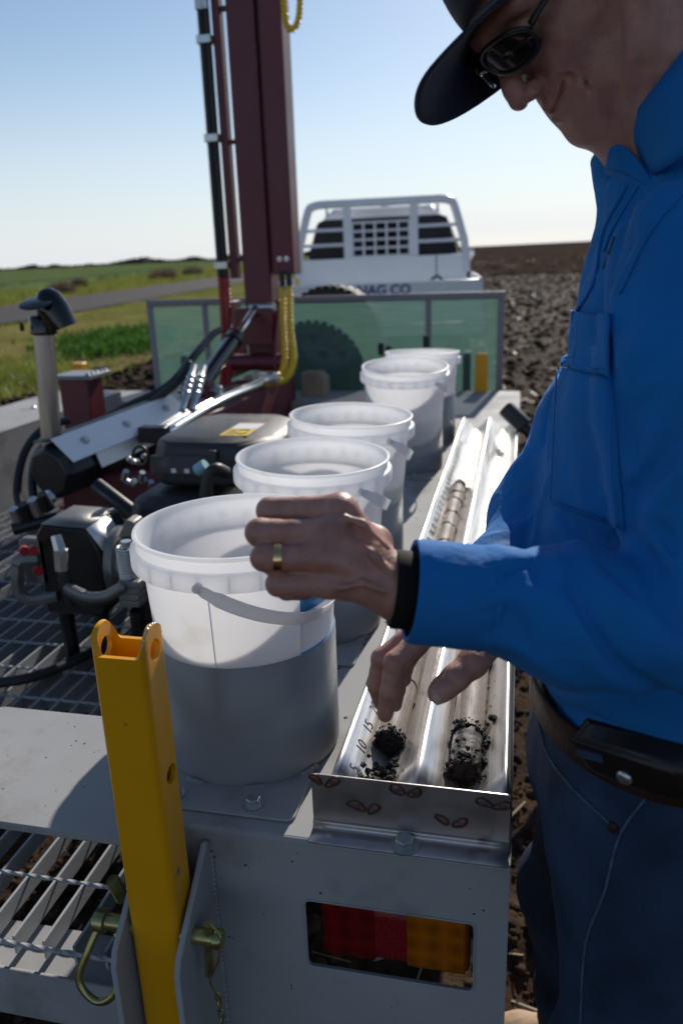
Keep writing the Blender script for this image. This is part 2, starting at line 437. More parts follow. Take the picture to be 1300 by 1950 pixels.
# crop: a raised, uneven canopy with an upright edge to the verge
def crop_edge(y): return -20.2-0.268*y
P = []
yc = np.concatenate([np.linspace(-6, 120, 90), np.geomspace(126, 2400, 46)])
for y in yc:
    e = crop_edge(y)+0.25*float(fbm(np.array([[y*0.5, 1, 2]]), 5)[0])
    xs = np.concatenate([[e+0.06, e, e-0.15], e-np.geomspace(0.6, 2200, 44)])
    z = gz(xs, y)+np.concatenate([[-0.02, 0.36, 0.42], np.full(44, 0.44)])
    P.append(np.stack([xs, np.full_like(xs, y), z], -1))
P = np.array(P)
P[:, 2:, 2] += 0.05*fbm(P[:, 2:].reshape(-1, 3)*np.array((1.5, 1.5, 0)), 9).reshape(P.shape[0], -1)
sheet('crop_field', crop_m, P)

# ploughed soil near the trailer: rough, cloddy relief
xs = np.linspace(-8.5, 9, 330); yy = np.concatenate([np.linspace(-1.5, 12, 330), np.linspace(12.1, 42, 160)])
Xs, Ys = np.meshgrid(xs, yy)
q = np.stack([Xs, Ys, np.zeros_like(Xs)], -1).reshape(-1, 3)
rel = 0.055*fbm(q*np.array((1.5, 1.1, 1)), 21, 3)+0.05*fbm(q*5.5, 22, 3)+0.014*fbm(q*22, 25, 2)
Zs = gz(Xs, Ys)+rel.reshape(Xs.shape)
Zs = Zs-0.25*np.clip((-5.2-0.035*Ys-Xs)/0.7, 0, 1)
sheet('ploughed_soil', soil_m, np.stack([Xs, Ys, Zs], -1))

def scatter(name, m, pos, rad, tmpl_v, tmpl_f, squash=0.7, jit=0.25, kind='stuff', yaw_only=False):
    n = len(pos); T = np.array(tmpl_v); k = len(T)
    a = RNG.uniform(0, 2*math.pi, n); ca, sa = np.cos(a), np.sin(a)
    V = T[None]*(1+RNG.uniform(-jit, jit, (n, k, 1)))
    V = V*rad[:, None, None]; V[..., 2] *= squash
    Vx = V[..., 0]*ca[:, None]-V[..., 1]*sa[:, None]; Vy = V[..., 0]*sa[:, None]+V[..., 1]*ca[:, None]
    V = np.stack([Vx, Vy, V[..., 2]], -1)+pos[:, None, :]
    F = (np.array(tmpl_f)[None]+(np.arange(n)*k)[:, None, None]).reshape(-1, len(tmpl_f[0]))
    me = bpy.data.meshes.new(name)
    me.from_pydata(V.reshape(-1, 3).tolist(), [], F.tolist()); me.materials.append(m)
    o = bpy.data.objects.new(name, me); COL.objects.link(o); tag(o, kind=kind); return o

ph = (1+5**.5)/2
ICO_V = np.array([(-1, ph, 0), (1, ph, 0), (-1, -ph, 0), (1, -ph, 0), (0, -1, ph), (0, 1, ph), (0, -1, -ph), (0, 1, -ph), (ph, 0, -1), (ph, 0, 1), (-ph, 0, -1), (-ph, 0, 1)])/math.sqrt(1+ph*ph)
ICO_F = [(0, 11, 5), (0, 5, 1), (0, 1, 7), (0, 7, 10), (0, 10, 11), (1, 5, 9), (5, 11, 4), (11, 10, 2), (10, 7, 6), (7, 1, 8), (3, 9, 4), (3, 4, 2), (3, 2, 6), (3, 6, 8), (3, 8, 9), (4, 9, 5), (2, 4, 11), (6, 2, 10), (8, 6, 7), (9, 8, 1)]
def ico_sub():
    V = [tuple(v) for v in ICO_V]; F = []; mid = {}
    def m(a, b):
        k = (min(a, b), max(a, b))
        if k not in mid:
            q = np.array(V[a])+np.array(V[b]); V.append(tuple(q/np.linalg.norm(q))); mid[k] = len(V)-1
        return mid[k]
    for a, b, c in ICO_F:
        x, y, z = m(a, b), m(b, c), m(c, a); F.extend([(a, x, z), (x, b, y), (z, y, c), (x, y, z)])
    return np.array(V), F
def land_pts(n, x0, x1, y0, y1, near=1.6):
    u = RNG.uniform(0, 1, n)**near
    y = y0+(y1-y0)*u; x = RNG.uniform(x0, x1, n)
    return x, y
SUB_V, SUB_F = ico_sub()
x1, y1 = land_pts(34000, -1.3, 2.0, 0.4, 6, 1.3)
x2, y2 = land_pts(18000, -0.5, 9, 4, 70, 2.0); x2 = np.where(y2 > 8, -0.5-np.minimum(4.5, (y2-8)*0.3)+(9.5+np.minimum(4.5, (y2-8)*0.3)+0.3*np.maximum(0, y2-25))*(x2+0.5)/9.5, x2)
x3, y3 = land_pts(3500, -6.1, -2.3, 5, 14, 1.2)
x = np.concatenate([x1, x2, x3]); y = np.concatenate([y1, y2, y3])
q = np.stack([x, y, np.zeros_like(x)], -1)
rel = 0.055*fbm(q*np.array((1.5, 1.1, 1)), 21, 3)+0.05*fbm(q*5.5, 22, 3)
rad = np.concatenate([RNG.gamma(1.4, 0.0034, len(x1))+0.003, RNG.gamma(1.6, 0.013, len(x2))+0.008+0.0006*y2, RNG.gamma(2., 0.013, len(x3))+0.01])
rad = np.minimum(rad, 0.07)
z = gz(x, y)+rel+rad*0.2
PC = np.stack([x, y, z], -1); nr_ = len(x1)
o = scatter('soil_clods', soil_m, PC[:nr_], rad[:nr_], ICO_V, ICO_F, 0.8, 0.3); o.data.shade_smooth()
o = scatter('soil_clods', soil_m, PC[nr_:], rad[nr_:], ICO_V, ICO_F, 0.75, 0.3); o.data.shade_smooth()

# the same ploughed ground farther out, coarser
xs = np.concatenate([np.linspace(-9.5, 30, 150), np.linspace(31, 240, 90)]); yy = np.concatenate([np.linspace(42.05, 110, 170), np.geomspace(111, 420, 90)])
Xs, Ys = np.meshgrid(xs, yy); q = np.stack([Xs, Ys, 0*Xs], -1).reshape(-1, 3)
Zs = gz(Xs, Ys)+(0.10*fbm(q*np.array((1.5, 1.1, 1)), 21, 3)+0.16*fbm(q*np.array((0.25, 0.6, 1)), 27, 4)).reshape(Xs.shape)
Zs = Zs+np.clip((Xs+0.18*Ys)/260, 0, 1)*np.clip(Ys/260, 0, 1)*1.2+0.02
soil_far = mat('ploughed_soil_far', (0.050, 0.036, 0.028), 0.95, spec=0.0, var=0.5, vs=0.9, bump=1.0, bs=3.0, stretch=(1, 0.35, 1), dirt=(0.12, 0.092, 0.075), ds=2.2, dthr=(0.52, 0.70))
sheet('ploughed_field', soil_far, np.stack([Xs, Ys, Zs], -1))
xs = np.linspace(9.05, 40, 150); yy = np.linspace(-2, 42.04, 200)
Xs, Ys = np.meshgrid(xs, yy); q = np.stack([Xs, Ys, 0*Xs], -1).reshape(-1, 3)
sheet('ploughed_field', soil_m, np.stack([Xs, Ys, gz(Xs, Ys)+(0.06*fbm(q*np.array((1.5, 1.1, 1)), 21, 3)+0.05*fbm(q*5.5, 22, 3)).reshape(Xs.shape)], -1))

# straw: broken stalks lying in the tilth
straw_m = mat('straw', (0.36, 0.28, 0.18), 0.5, var=0.3, vs=9, trl=0.3)
n1, n2 = 420, 12000
x1, y1 = land_pts(n1, -1.2, 2.4, 0.6, 6, 1.3); x2, y2 = land_pts(n2, -0.2, 1, 3.5, 150, 2.0); x2 = -0.2-np.clip((y2-8)*0.3, 0, 5)+(10+np.clip((y2-8)*0.3, 0, 5)+0.35*y2)*RNG.uniform(0, 1, n2)
x = np.concatenate([x1, x2]); y = np.concatenate([y1, y2]); n = len(x)
q = np.stack([x, y, np.zeros_like(x)], -1)
z = gz(x, y)+0.055*fbm(q*np.array((1.5, 1.1, 1)), 21, 3)+0.05*fbm(q*5.5, 22, 3)+0.02
ln = RNG.uniform(0.02, 0.09, n)*np.where(np.arange(n) < n1, 0.6, 1.1+q[:, 1]*0.012); wd = RNG.uniform(0.0010, 0.0035, n)*np.where(np.arange(n) < n1, 0.9, 2.2+q[:, 1]*0.05)
a = RNG.uniform(0, 2*math.pi, n); t = RNG.normal(0, 0.35, n)
d = np.stack([np.cos(a)*np.cos(t), np.sin(a)*np.cos(t), np.sin(t)], -1)
s = np.stack([-np.sin(a), np.cos(a), np.zeros(n)], -1); c = np.stack([x, y, z], -1)
upz = np.cross(d, s)*-1
V = np.stack([c-d*ln[:, None]+s*wd[:, None], c-d*ln[:, None]-s*wd[:, None], c-d*ln[:, None]+upz*wd[:, None]*1.2,
              c+d*ln[:, None]+s*wd[:, None], c+d*ln[:, None]-s*wd[:, None], c+d*ln[:, None]+upz*wd[:, None]*1.2], 1)
F = np.array([(0, 1, 4, 3), (1, 2, 5, 4), (2, 0, 3, 5)])
F = (F[None]+(np.arange(n)*6)[:, None, None]).reshape(-1, 4)
me = bpy.data.meshes.new('straw'); me.from_pydata(V.reshape(-1, 3).tolist(), [], F.tolist()); me.materials.append(straw_m)
o = bpy.data.objects.new('straw', me); COL.objects.link(o); tag(o, kind='stuff')

# blades of grass and weeds
def blades(name, m, x, y, z, h, wd, lean=0.5, kind='stuff'):
    n = len(x); a = RNG.uniform(0, 2*math.pi, n)
    s = np.stack([np.cos(a), np.sin(a), np.zeros(n)], -1)
    b = RNG.uniform(0, 2*math.pi, n); l = RNG.uniform(0.1, 1, n)*lean
    tip = np.stack([np.cos(b)*l*h, np.sin(b)*l*h, h*np.sqrt(np.maximum(0.05, 1-l*l*0.6))], -1)
    c = np.stack([x, y, z], -1)
    V = np.stack([c-s*wd[:, None], c+s*wd[:, None], c+tip*0.55+s*wd[:, None]*0.9, c+tip, c+tip*0.55-s*wd[:, None]*0.9], 1)
    F = [(5*i, 5*i+1, 5*i+2, 5*i+3, 5*i+4) for i in range(n)]
    me = bpy.data.meshes.new(name); me.from_pydata(V.reshape(-1, 3).tolist(), [], F); me.materials.append(m)
    o = bpy.data.objects.new(name, me); COL.objects.link(o); tag(o, kind=kind); return o
grass_g = mat('grass_green', (0.175, 0.205, 0.030), 0.6, var=0.3, vs=0.6, trl=0.4)
grass_y = mat('grass_dry', (0.42, 0.34, 0.15), 0.7, var=0.3, vs=0.8, trl=0.4)
weed_m = mat('weed_leaf', (0.065, 0.150, 0.022), 0.7, spec=0.15, var=0.35, vs=2, trl=0.3)
def verge_pts(n, ymax=60):
    y = 6+(ymax-6)*RNG.uniform(0, 1, n)**1.9; x = -5.5-0.035*y+(-6.6-0.06*y)*RNG.uniform(0, 1, n)
    return x, y
x, y = verge_pts(26000); den = fbm(np.stack([x*0.35, y*0.2, 0*x], -1), 31, 3)
k = den > -0.06; x, y = x[k], y[k]
blades('green_grass', grass_g, x, y, gz(x, y)-0.01, RNG.uniform(0.05, 0.16, len(x)), RNG.uniform(0.004, 0.010, len(x)), 0.7)
x, y = verge_pts(15000); den = fbm(np.stack([x*0.35, y*0.2, 0*x], -1), 31, 3)
k = den < 0.06; x, y = x[k], y[k]
blades('dry_grass', grass_y, x, y, gz(x, y)-0.01, RNG.uniform(0.04, 0.13, len(x)), RNG.uniform(0.003, 0.007, len(x)), 0.9)
n = 14000; y = 14+110*RNG.uniform(0, 1, n)**1.5; f = RNG.uniform(0, 1, n)
x = (-17.6-0.119*y)*(1-f)+(crop_edge(y)+0.4)*f
blades('road_edge_grass', grass_g, x, y, gz(x, y), RNG.uniform(0.10, 0.38, n), RNG.uniform(0.010, 0.03, n), 0.6)
n = 9000; y = 12+130*RNG.uniform(0, 1, n)**1.6; x = crop_edge(y)-RNG.uniform(-0.1, 2.0, n)
blades('crop_edge_stalks', mat('crop_blade', (0.06, 0.12, 0.03), 0.6, var=0.2, vs=1, trl=0.4), x, y, gz(x, y)+0.1, RNG.uniform(0.3, 0.55, n), RNG.uniform(0.01, 0.025, n), 0.35)
# broad-leaved weeds on the bank beside the trailer
n = 3000; cx = np.concatenate([RNG.normal(-8.0, 0.55, n//2), RNG.normal(-7.0, 0.45, n//2)]); cy = np.concatenate([RNG.normal(15.0, 0.9, n//2), RNG.normal(13.0, 0.7, n//2)])
blades('green_weeds', weed_m, cx, cy, gz(cx, cy)+RNG.uniform(0, 0.16, n), RNG.uniform(0.07, 0.16, n), RNG.uniform(0.014, 0.03, n), 0.95)
n = 3200; cx = RNG.normal(-6.9, 0.55, n); cy = RNG.normal(9.4, 0.8, n)
blades('bright_weeds', grass_g, cx, cy, gz(cx, cy), RNG.uniform(0.08, 0.2, n), RNG.uniform(0.006, 0.014, n), 0.8)

# dry shrubs by the crop
shrub_m = mat('dry_shrub', (0.17, 0.125, 0.085), 0.8, var=0.3, vs=2, trl=0.3)
for i, (p, wd_, ht, lab) in enumerate((((-24.5240, 40.1011, 0.2890), 1.5, 1.0, 'dry brown shrub beside the road nearest the exhaust cap'),
                                       ((-30.4222, 52.1580, 0.3903), 1.1, 0.9, 'small dry brown shrub just right of the exhaust cap'),
                                       ((-30.6067, 66.5698, 0.5788), 2.6, 1.3, 'wide dry brown shrub left of the mast on the road edge'),
                                       ((-33.2362, 79.5207, 0.7240), 2.3, 1.2, 'dry brown shrub closest to the mast on the road edge'))):
    n = 700; a = RNG.uniform(0, 2*math.pi, n); r = np.sqrt(RNG.uniform(0, 1, n))*wd_/2
    cx = p[0]+r*np.cos(a); cy = p[1]+r*np.sin(a)
    cz = gz(cx, cy)+RNG.uniform(0, 0.55, n)*ht*(1-(2*r/wd_)**2*0.6)
    t = thing('dry_shrub', lab, 'shrub', (p[0], p[1], p[2]), 'dry shrubs along the road')
    ob = blades('twigs', shrub_m, cx-p[0], cy-p[1], cz-p[2], RNG.uniform(0.2, 0.5, n)*ht, RNG.uniform(0.012, 0.03, n), 0.8); ob.parent = t
    st = MB()
    for q_ in range(5):
        aa = q_*1.3; st.tube([(0, 0, -0.02), (0.1*math.cos(aa), 0.1*math.sin(aa), 0.2*ht), (0.3*wd_*math.cos(aa), 0.3*wd_*math.sin(aa), 0.5*ht)], [0.025, 0.02, 0.008], 6)
    so = st.build('stem', shrub_m, None); so.parent = t; ORG[so] = ORG[t]

# far line of trees on the skyline: one mass
n = 9000; bearing = RNG.uniform(-0.86, -0.20, n); dist = RNG.uniform(700, 820, n)
cl = fbm(np.stack([bearing*38, 0*bearing, 0*bearing], -1), 41, 4)
hh = np.clip(2.0+4.5*cl, 0.6, 5.5)
x = dist*np.sin(bearing); y = dist*np.cos(bearing); z = gz(x, y)+RNG.uniform(0, 1, n)*hh
blades('far_tree_line', mat('far_trees', (0.035, 0.045, 0.028), 0.9, var=0.3, vs=0.02), x, y, z, RNG.uniform(0.8, 2.0, n), RNG.uniform(0.6, 1.8, n), 0.9)

# ============================================================ TRAILER
XR, XI = 0.012, -0.545          # right deck strip, outer and inner edge
ZD = 0.80
tr = thing('drill_trailer', 'grey steel equipment trailer with mesh floor carrying the drill rig', 'trailer', (-1.2, 2.5, 0.0))
MB().prism([(-0.430, 0.792), (XR, 0.792), (XR, 4.37), (XI, 4.37), (XI, 1.014), (-0.430, 1.014)], 0.006, (0, 0, ZD-0.006)).build('side_deck', deck_grey, tr, bevel=0.002)
MB().span((XI-0.0, 1.02, ZD-0.10), (XI+0.006, 3.97, ZD-0.008)).build('deck_skirt', deck_grey, tr)
MB().span((XR-0.006, 0.80, ZD-0.16), (XR-0.0005, 4.37, ZD-0.008)).build('deck_skirt', deck_grey, tr)
MB().span((-2.545, 3.98, ZD-0.05), (XI-0.001, 4.37, ZD-0.001)).build('front_deck', deck_grey, tr, bevel=0.003)
MB().span((-2.56, 0.9, 0.852), (-2.15, 3.975, 0.858)).build('mudguard_deck', deck_grey, tr, bevel=0.002)
MB().span((-2.156, 0.9, 0.50), (-2.150, 3.975, 0.851)).build('mudguard_wall', deck_grey, tr)
# plate stepping over the mesh, with a clipped corner
MB().prism([(-2.10, 0.760), (-0.4325, 0.748), (-0.4325, 1.012), (-0.83, 1.012), (-0.88, 0.995), (-2.10, 0.995)], 0.012, (0, 0, ZD-0.012)).build('step_plate', deck_grey, tr, bevel=0.002)

# rear panel with the lamp window
def holed_panel(outer, inner, y0, y1):
    n = len(inner); mb = MB(); ang = []
    # ring of quads between the window and the panel edge, joined per window vertex
    cx = sum(p[0] for p in inner)/n; cz = sum(p[1] for p in inner)/n
    (xa, za), (xb, zb) = outer
    def edge(p):
        dx, dz = p[0]-cx, p[1]-cz; t = 1e9
        if dx > 1e-9: t = min(t, (xb-cx)/dx)
        if dx < -1e-9: t = min(t, (xa-cx)/dx)
        if dz > 1e-9: t = min(t, (zb-cz)/dz)
        if dz < -1e-9: t = min(t, (za-cz)/dz)
        return (cx+dx*t, cz+dz*t)
    out_ = [edge(p) for p in inner]
    corners = [(xb, zb), (xa, zb), (xa, za), (xb, za)]
    def side(p):
        e = [abs(p[0]-xb), abs(p[1]-zb), abs(p[0]-xa), abs(p[1]-za)]; return e.index(min(e))
    for y in (y0, y1):
        mb.add([(p[0], y, p[1]) for p in inner]+[(p[0], y, p[1]) for p in out_]+[(p[0], y, p[1]) for p in corners], [])
    N = 2*n+4; F = []
    for i in range(n):
        j = (i+1) % n
        a, b = out_[i], out_[j]
        sa, sb = side(a), side(b); cs = []
        while sa != sb: cs.append(2*n+sa); sa = (sa+1) % 4
        loop = [i, j, n+j]+cs[::-1]+[n+i]
        F.append(tuple(loop)); F.append(tuple(q+N for q in reversed(loop)))
        F.append((j, i, i+N, j+N))
    rim = []
    F.append((2*n, 2*n+1, 2*n+1+N, 2*n+N)); F.append((2*n+1, 2*n+2, 2*n+2+N, 2*n+1+N)); F.append((2*n+2, 2*n+3, 2*n+3+N, 2*n+2+N)); F.append((2*n+3, 2*n, 2*n+N, 2*n+3+N))
    mb.f += F
    return mb
win = rrect(0.221, 0.112, 0.008, 4, -0.1395, 0.6515)
holed_panel(((-0.432, 0.30), (XR-0.001, 0.7935)), win, 0.787, 0.792).build('rear_panel', deck_grey, tr, smooth=30)
MB().tube([(-0.432, 0.7935, 0.7935), (XR-0.001, 0.7935, 0.7935)], 0.0062, 12).build('panel_bend', deck_grey, tr)
MB().span((XR-0.006, 0.7925, 0.30), (XR-0.0008, 1.10, 0.64)).build('lamp_box_side', deck_grey, tr)
# lip round the lamp window
lip = MB(); lp = [(p[0], 0.7865, p[1]) for p in rrect(0.2205, 0.1115, 0.008, 4, -0.1395, 0.6515)]
lip.tube(lp, 0.0016, 6, closed=True).build('window_edge', deck_grey, tr)
# tail light
hous = MB().span((-0.236, 0.812, 0.602), (-0.036, 0.842, 0.706)).build('tail_light', black_plastic, tr, bevel=0.004)
def lens(x0, x1, m, name, cols, rows):
    mb = MB(); z0, z1 = 0.602, 0.704
    nx, nz_ = cols*8+1, rows*8+1
    xs = np.linspace(x0, x1, nx); zs = np.linspace(z0, z1, nz_)
    Xg, Zg_ = np.meshgrid(xs, zs)
    u = (Xg-x0)/(x1-x0)*cols; v_ = (Zg_-z0)/(z1-z0)*rows
    d = (np.abs(np.sin(u*math.pi))*np.abs(np.sin(v_*math.pi))).clip(0, 0.35)/0.35
    side_ = np.minimum(u if x0 < -0.2 else u+9, cols-u if x1 > -0.05 else cols-u+9)/cols*8
    edge_ = np.minimum(side_, np.minimum(v_, rows-v_)/rows*8).clip(0, 1)
    Yg = 0.812-0.012*np.clip(edge_*6, 0, 1)-0.0010*d
    mb.grid(np.stack([Xg, Yg, Zg_], -1)[:, ::1])
    return mb.build(name, m, hous, smooth=180)
lens(-0.235, -0.160, red_lens, 'red_lens', 2, 2)
lens(-0.1598, -0.117, mat('reflector', (0.20, 0.006, 0.009), 0.25, var=0.25, vs=300, bump=0.3, bs=320, coat=0.3), 'reflector', 1, 1)
lens(-0.1168, -0.037, amber_lens, 'amber_lens', 2, 2)
MB().tube(spline([(-0.215, 0.86, 0.63), (-0.23, 0.90, 0.60), (-0.20, 0.95, 0.56)], 6), 0.006, 8).build('lamp_cable', rubber, tr)

# mesh floor: bearing bars (each its own) and twisted cross rods
zt, bh = 0.53, 0.034
b0 = MB().span((-0.0022, -1.575, -bh), (0.0022, 1.575, 0)).build('grate_bar', grate_grey, None); b0.parent = tr
b0.location = (-0.470+1.2, 2.385-2.5, zt)
for i in range(1, 33):
    inst(b0, 'grate_bar', (-0.470-0.0515*i+1.2, 2.385-2.5, zt), tr)
tw = MB(); nT = 200
for k in range(1):
    pts = [(-2.15+(1.71)*i/nT, 0, 0) for i in range(nT+1)]
    v = []; f = []
    for i, p in enumerate(pts):
        a = i*0.55
        for j in range(4):
            aa = a+j*math.pi/2; v.append((p[0], 0.0038*math.cos(aa), 0.0038*math.sin(aa)))
    for i in range(nT):
        for j in range(4): f.append((i*4+j, i*4+(j+1) % 4, i*4+4+(j+1) % 4, i*4+4+j))
    tw.add(np.array(v)+np.array((-1.2+1.2, 0, 0)), f)
r0 = tw.build('cross_rod', grate_grey, None); r0.parent = tr; r0.location = (1.2, 0.80-2.5, zt-0.002)
for v in r0.data.vertices: pass
for i in range(1, 25):
    inst(r0, 'cross_rod', (1.2, 0.80+0.13*i-2.5, zt-0.002), tr)
MB().span((-2.15, 0.787, 0.395), (-0.4325, 0.795, 0.487)).build('rear_channel', deck_grey, tr, bevel=0.003)
MB().span((-2.15, 0.7955, 0.395), (-0.4325, 0.86, 0.400)).build('channel_flange', deck_grey, tr)
fl = MB().span((-2.15, 0.7955, 0.470), (-0.4325, 0.885, 0.476)).build('channel_ledge', deck_grey, tr)
for i, yb in enumerate((1.6, 2.5, 3.4)):
    MB().span((-2.15, yb, 0.40), (-0.5455, yb+0.05, 0.492)).build('cross_member', deck_grey, tr)
for xw in (-0.55, -2.12):
    MB().span((xw-0.05, 0.87, 0.33), (xw, 4.3, 0.3945)).build('chassis_rail', deck_grey, tr)
# drawbar and wheels of the trailer (seen only from the side)
MB().tube([(-1.2, 4.3, 0.46), (-1.2, 6.15, 0.50)], 0.05, 4).build('drawbar', deck_grey, tr)
for xw in (-2.36,):
    for yw in (2.1, 2.85):
        wl = MB().lathe([(0.16, -0.09), (0.30, -0.10), (0.335, -0.06), (0.335, 0.06), (0.30, 0.10), (0.16, 0.09)], (xw, yw, 0.33), (1, 0, 0), 28, closed=True).build('wheel', tyre_m, tr)
        MB().lathe([(0.0, 0.02), (0.10, 0.03), (0.16, 0.06), (0.16, -0.06), (0.0, -0.05)], (xw, yw, 0.33), (1, 0, 0), 24).build('rim', rim_m, wl)

# ears, welds and bolts
bp = []
for xb, pts in ((-0.378, None), (-0.462, None)):
    poly = [(0.7865, 0.20), (0.7865, 0.782), (0.775, 0.786), (0.672, 0.700), (0.664, 0.680), (0.664, 0.20)]
    MB().prism(poly, 0.008, (xb-0.004, 0, 0), ((0, 1, 0), (0, 0, 1), (1, 0, 0))).build('bracket_plate', deck_grey, tr, bevel=0.0015)
    wb = MB()
    for k in range(60):
        z = 0.765-0.008*k; wb.tube([(xb+0.0045, 0.785, z), (xb+0.0045, 0.7835, z-0.007)], [0.0035+0.001*random.random(), 0.0032], 6)
    wb.build('weld_bead', deck_grey, tr, smooth=180)
dots = MB()
for _ in range(46):
    x, y = random.uniform(-0.53, -0.24), random.uniform(0.80, 3.9)
    if _ < 20: x, y = random.uniform(-0.30, -0.24), random.uniform(0.81, 1.6)
    dots.lathe([(0.0, 0.0012), (0.002+0.0015*random.random(), 0.0)], (x, y, ZD+0.0001), seg=7)
for _ in range(60):
    x, y = random.uniform(-1.0, -0.45), random.uniform(0.77, 1.0)
    dots.lathe([(0.0, 0.0008), (0.0008+0.0016*random.random()**2, 0.0)], (x, y, ZD+0.0002), seg=6)
for _ in range(70):
    x, z = random.uniform(-0.42, 0.0), random.uniform(0.45, 0.78)
    if -0.26 < x < -0.02 and 0.585 < z < 0.72: continue
    dots.lathe([(0.0, 0.0007), (0.0006+0.0013*random.random()**2, 0.0)], (x, 0.7868, z), (0, -1, 0), seg=6)
o = dots.build('mud_specks', soil_dark, tr, smooth=180); o['kind'] = 'stuff'
bl = MB(); hexbolt(bl, (-0.26, 3.35, ZD), (0, 0, 1), 0.008, 0.006); bl.build('deck_bolt', zinc, tr, smooth=30)
for p in ((-2.35, 3.45), (-2.38, 3.05), (-2.42, 3.75)):
    q = MB(); hexbolt(q, (*p, 0.8582), (0, 0, 1), 0.011, 0.008); q.build('deck_bolt', zinc, tr, smooth=30)

# ============================================================ YELLOW POST, PINS, CHAINS
def square_post(px0, px1, py0, py1, z0, z1, ears=True):
    # square tube with two raised, round-topped ears on its left and right walls
    mb = MB(); t = 0.006; r = 0.009
    cx, cy = (px0+px1)/2, (py0+py1)/2; W, D = px1-px0, py1-py0
    o_ = rrect(W, D, r, 5, cx, cy); i_ = rrect(W-2*t, D-2*t, r-0.004, 5, cx, cy)
    def top(p):
        if not ears: return z1
        # height of the wall top at a point: ears over the left/right walls
        fx = abs(p[0]-cx)/(W/2); fy = (p[1]-cy)/(D/2)
        e = max(0.0, min(1.0, (fx-0.72)/0.2)); e = e*e*(3-2*e)
        arc = math.sqrt(max(0, 1-min(1, abs(fy))**2.2))
        return z1-0.030+e*0.030*arc
    n = len(o_)
    so = []
    def dens(P):
        q = []
        for k in range(len(P)):
            a, b = P[k], P[(k+1) % len(P)]; L = math.dist(a, b); m = max(1, int(L/0.004))
            q += [(a[0]+(b[0]-a[0])*j/m, a[1]+(b[1]-a[1])*j/m) for j in range(m)]
        return q
    O = dens(o_); I = [(cx+(p[0]-cx)*(W-2*t)/W, cy+(p[1]-cy)*(D-2*t)/D) for p in O]; n = len(O)
    v = [(p[0], p[1], z0) for p in O]+[(p[0], p[1], top(p)) for p in O]+[(p[0], p[1], top(O[k])) for k, p in enumerate(I)]+[(p[0], p[1], z0) for p in I]
    f = []
    for a in range(3):
        for k in range(n): f.append((a*n+k, a*n+(k+1) % n, (a+1)*n+(k+1) % n, (a+1)*n+k))
    mb.add(v, f); return mb
pst = thing('support_post', 'yellow square steel post with holed ears held between two grey brackets', 'support post', (-0.42, 0.724, 0.25))
PX0, PX1, PY0, PY1, PZ1 = -0.4535, -0.3875, 0.698, 0.752, 1.122
po = square_post(PX0, PX1, PY0, PY1, 0.25, PZ1).build('post_tube', yellow_p, pst, smooth=35)
cut = []
def hole_cut(o, p, q, r):
    c = MB().cyl(p, q, r, seg=28).build('cutter', None, None)
    md = o.modifiers.new('hole', 'BOOLEAN'); md.operation = 'DIFFERENCE'; md.object = c; md.solver = 'EXACT'
    cut.append((o, c))
yc_ = (PY0+PY1)/2
hole_cut(po, (PX0-0.05, yc_, PZ1-0.030), (PX1+0.05, yc_, PZ1-0.030), 0.0125)
hole_cut(po, (PX0-0.05, yc_+0.004, 0.925), (PX1+0.05, yc_+0.004, 0.925), 0.0125)
def bake(o):
    dg = bpy.context.evaluated_depsgraph_get()
    me = bpy.data.meshes.new_from_object(o.evaluated_get(dg)); o.modifiers.clear(); o.data = me
for o, c in list(cut):
    pass
bake(po)
for o, c in cut:
    bpy.data.objects.remove(c)
po.data.set_sharp_from_angle(angle=math.radians(35))
scf = MB()      # bare scuffs on the right ear rim
ear = MB()
for k in range(10):
    a = math.radians(20+14*k); ear.tube([(PX1-0.003, yc_+0.026*math.cos(a)*0.98, PZ1-0.031+0.031*math.sin(a)), (PX1-0.002, yc_+0.026*math.cos(a+.15), PZ1-0.031+0.031*math.sin(a+.15))], [0.0012+0.0012*random.random(), 0.0008], 5)
ear.build('paint_chip', zinc, pst, smooth=180)

PINZ = 0.700
pin = thing('locking_pin', 'yellow zinc pin with bent handle through the post brackets and spring clip', 'locking pin', (-0.42, 0.71, PINZ))
shaft = MB().cyl((-0.505, 0.712, PINZ), (-0.345, 0.712, PINZ), 0.0105, seg=18).build('shaft', passiv, pin)
MB().tube([(-0.345, 0.712, PINZ), (-0.338, 0.712, PINZ), (-0.335, 0.712, PINZ)], [0.0125, 0.0125, 0.010], 18).build('pin_end', passiv, pin)
cl_ = MB().tube([(-0.352, 0.712, PINZ+0.022), (-0.356, 0.708, PINZ-0.055)], 0.0062, 12).build('cotter_barrel', passiv, pin)
MB().tube(spline([(-0.350, 0.712, PINZ+0.024), (-0.335, 0.706, PINZ+0.010), (-0.338, 0.700, PINZ-0.02), (-0.352, 0.700, PINZ-0.055), (-0.345, 0.703, PINZ-0.085), (-0.342, 0.703, PINZ-0.10)], 8), 0.0016, 8).build('spring_wire', passiv, cl_)
MB().tube([(-0.508, 0.712, PINZ), (-0.494, 0.712, PINZ), (-0.492, 0.712, PINZ)], [0.0145, 0.0145, 0.0105], 18).build('collar', passiv, pin)
MB().tube(spline([(-0.500, 0.708, PINZ), (-0.512, 0.690, PINZ-0.03), (-0.522, 0.676, PINZ-0.066), (-0.500, 0.672, PINZ-0.090), (-0.474, 0.674, PINZ-0.076), (-0.468, 0.692, PINZ-0.035), (-0.478, 0.706, PINZ-0.01)], 6), 0.0048, 10).build('bent_handle', passiv, pin)
MB().tube([(-0.492, 0.735, PINZ+0.045), (-0.486, 0.742, PINZ+0.01)], 0.009, 8).build('latch_tab', passiv, pin)

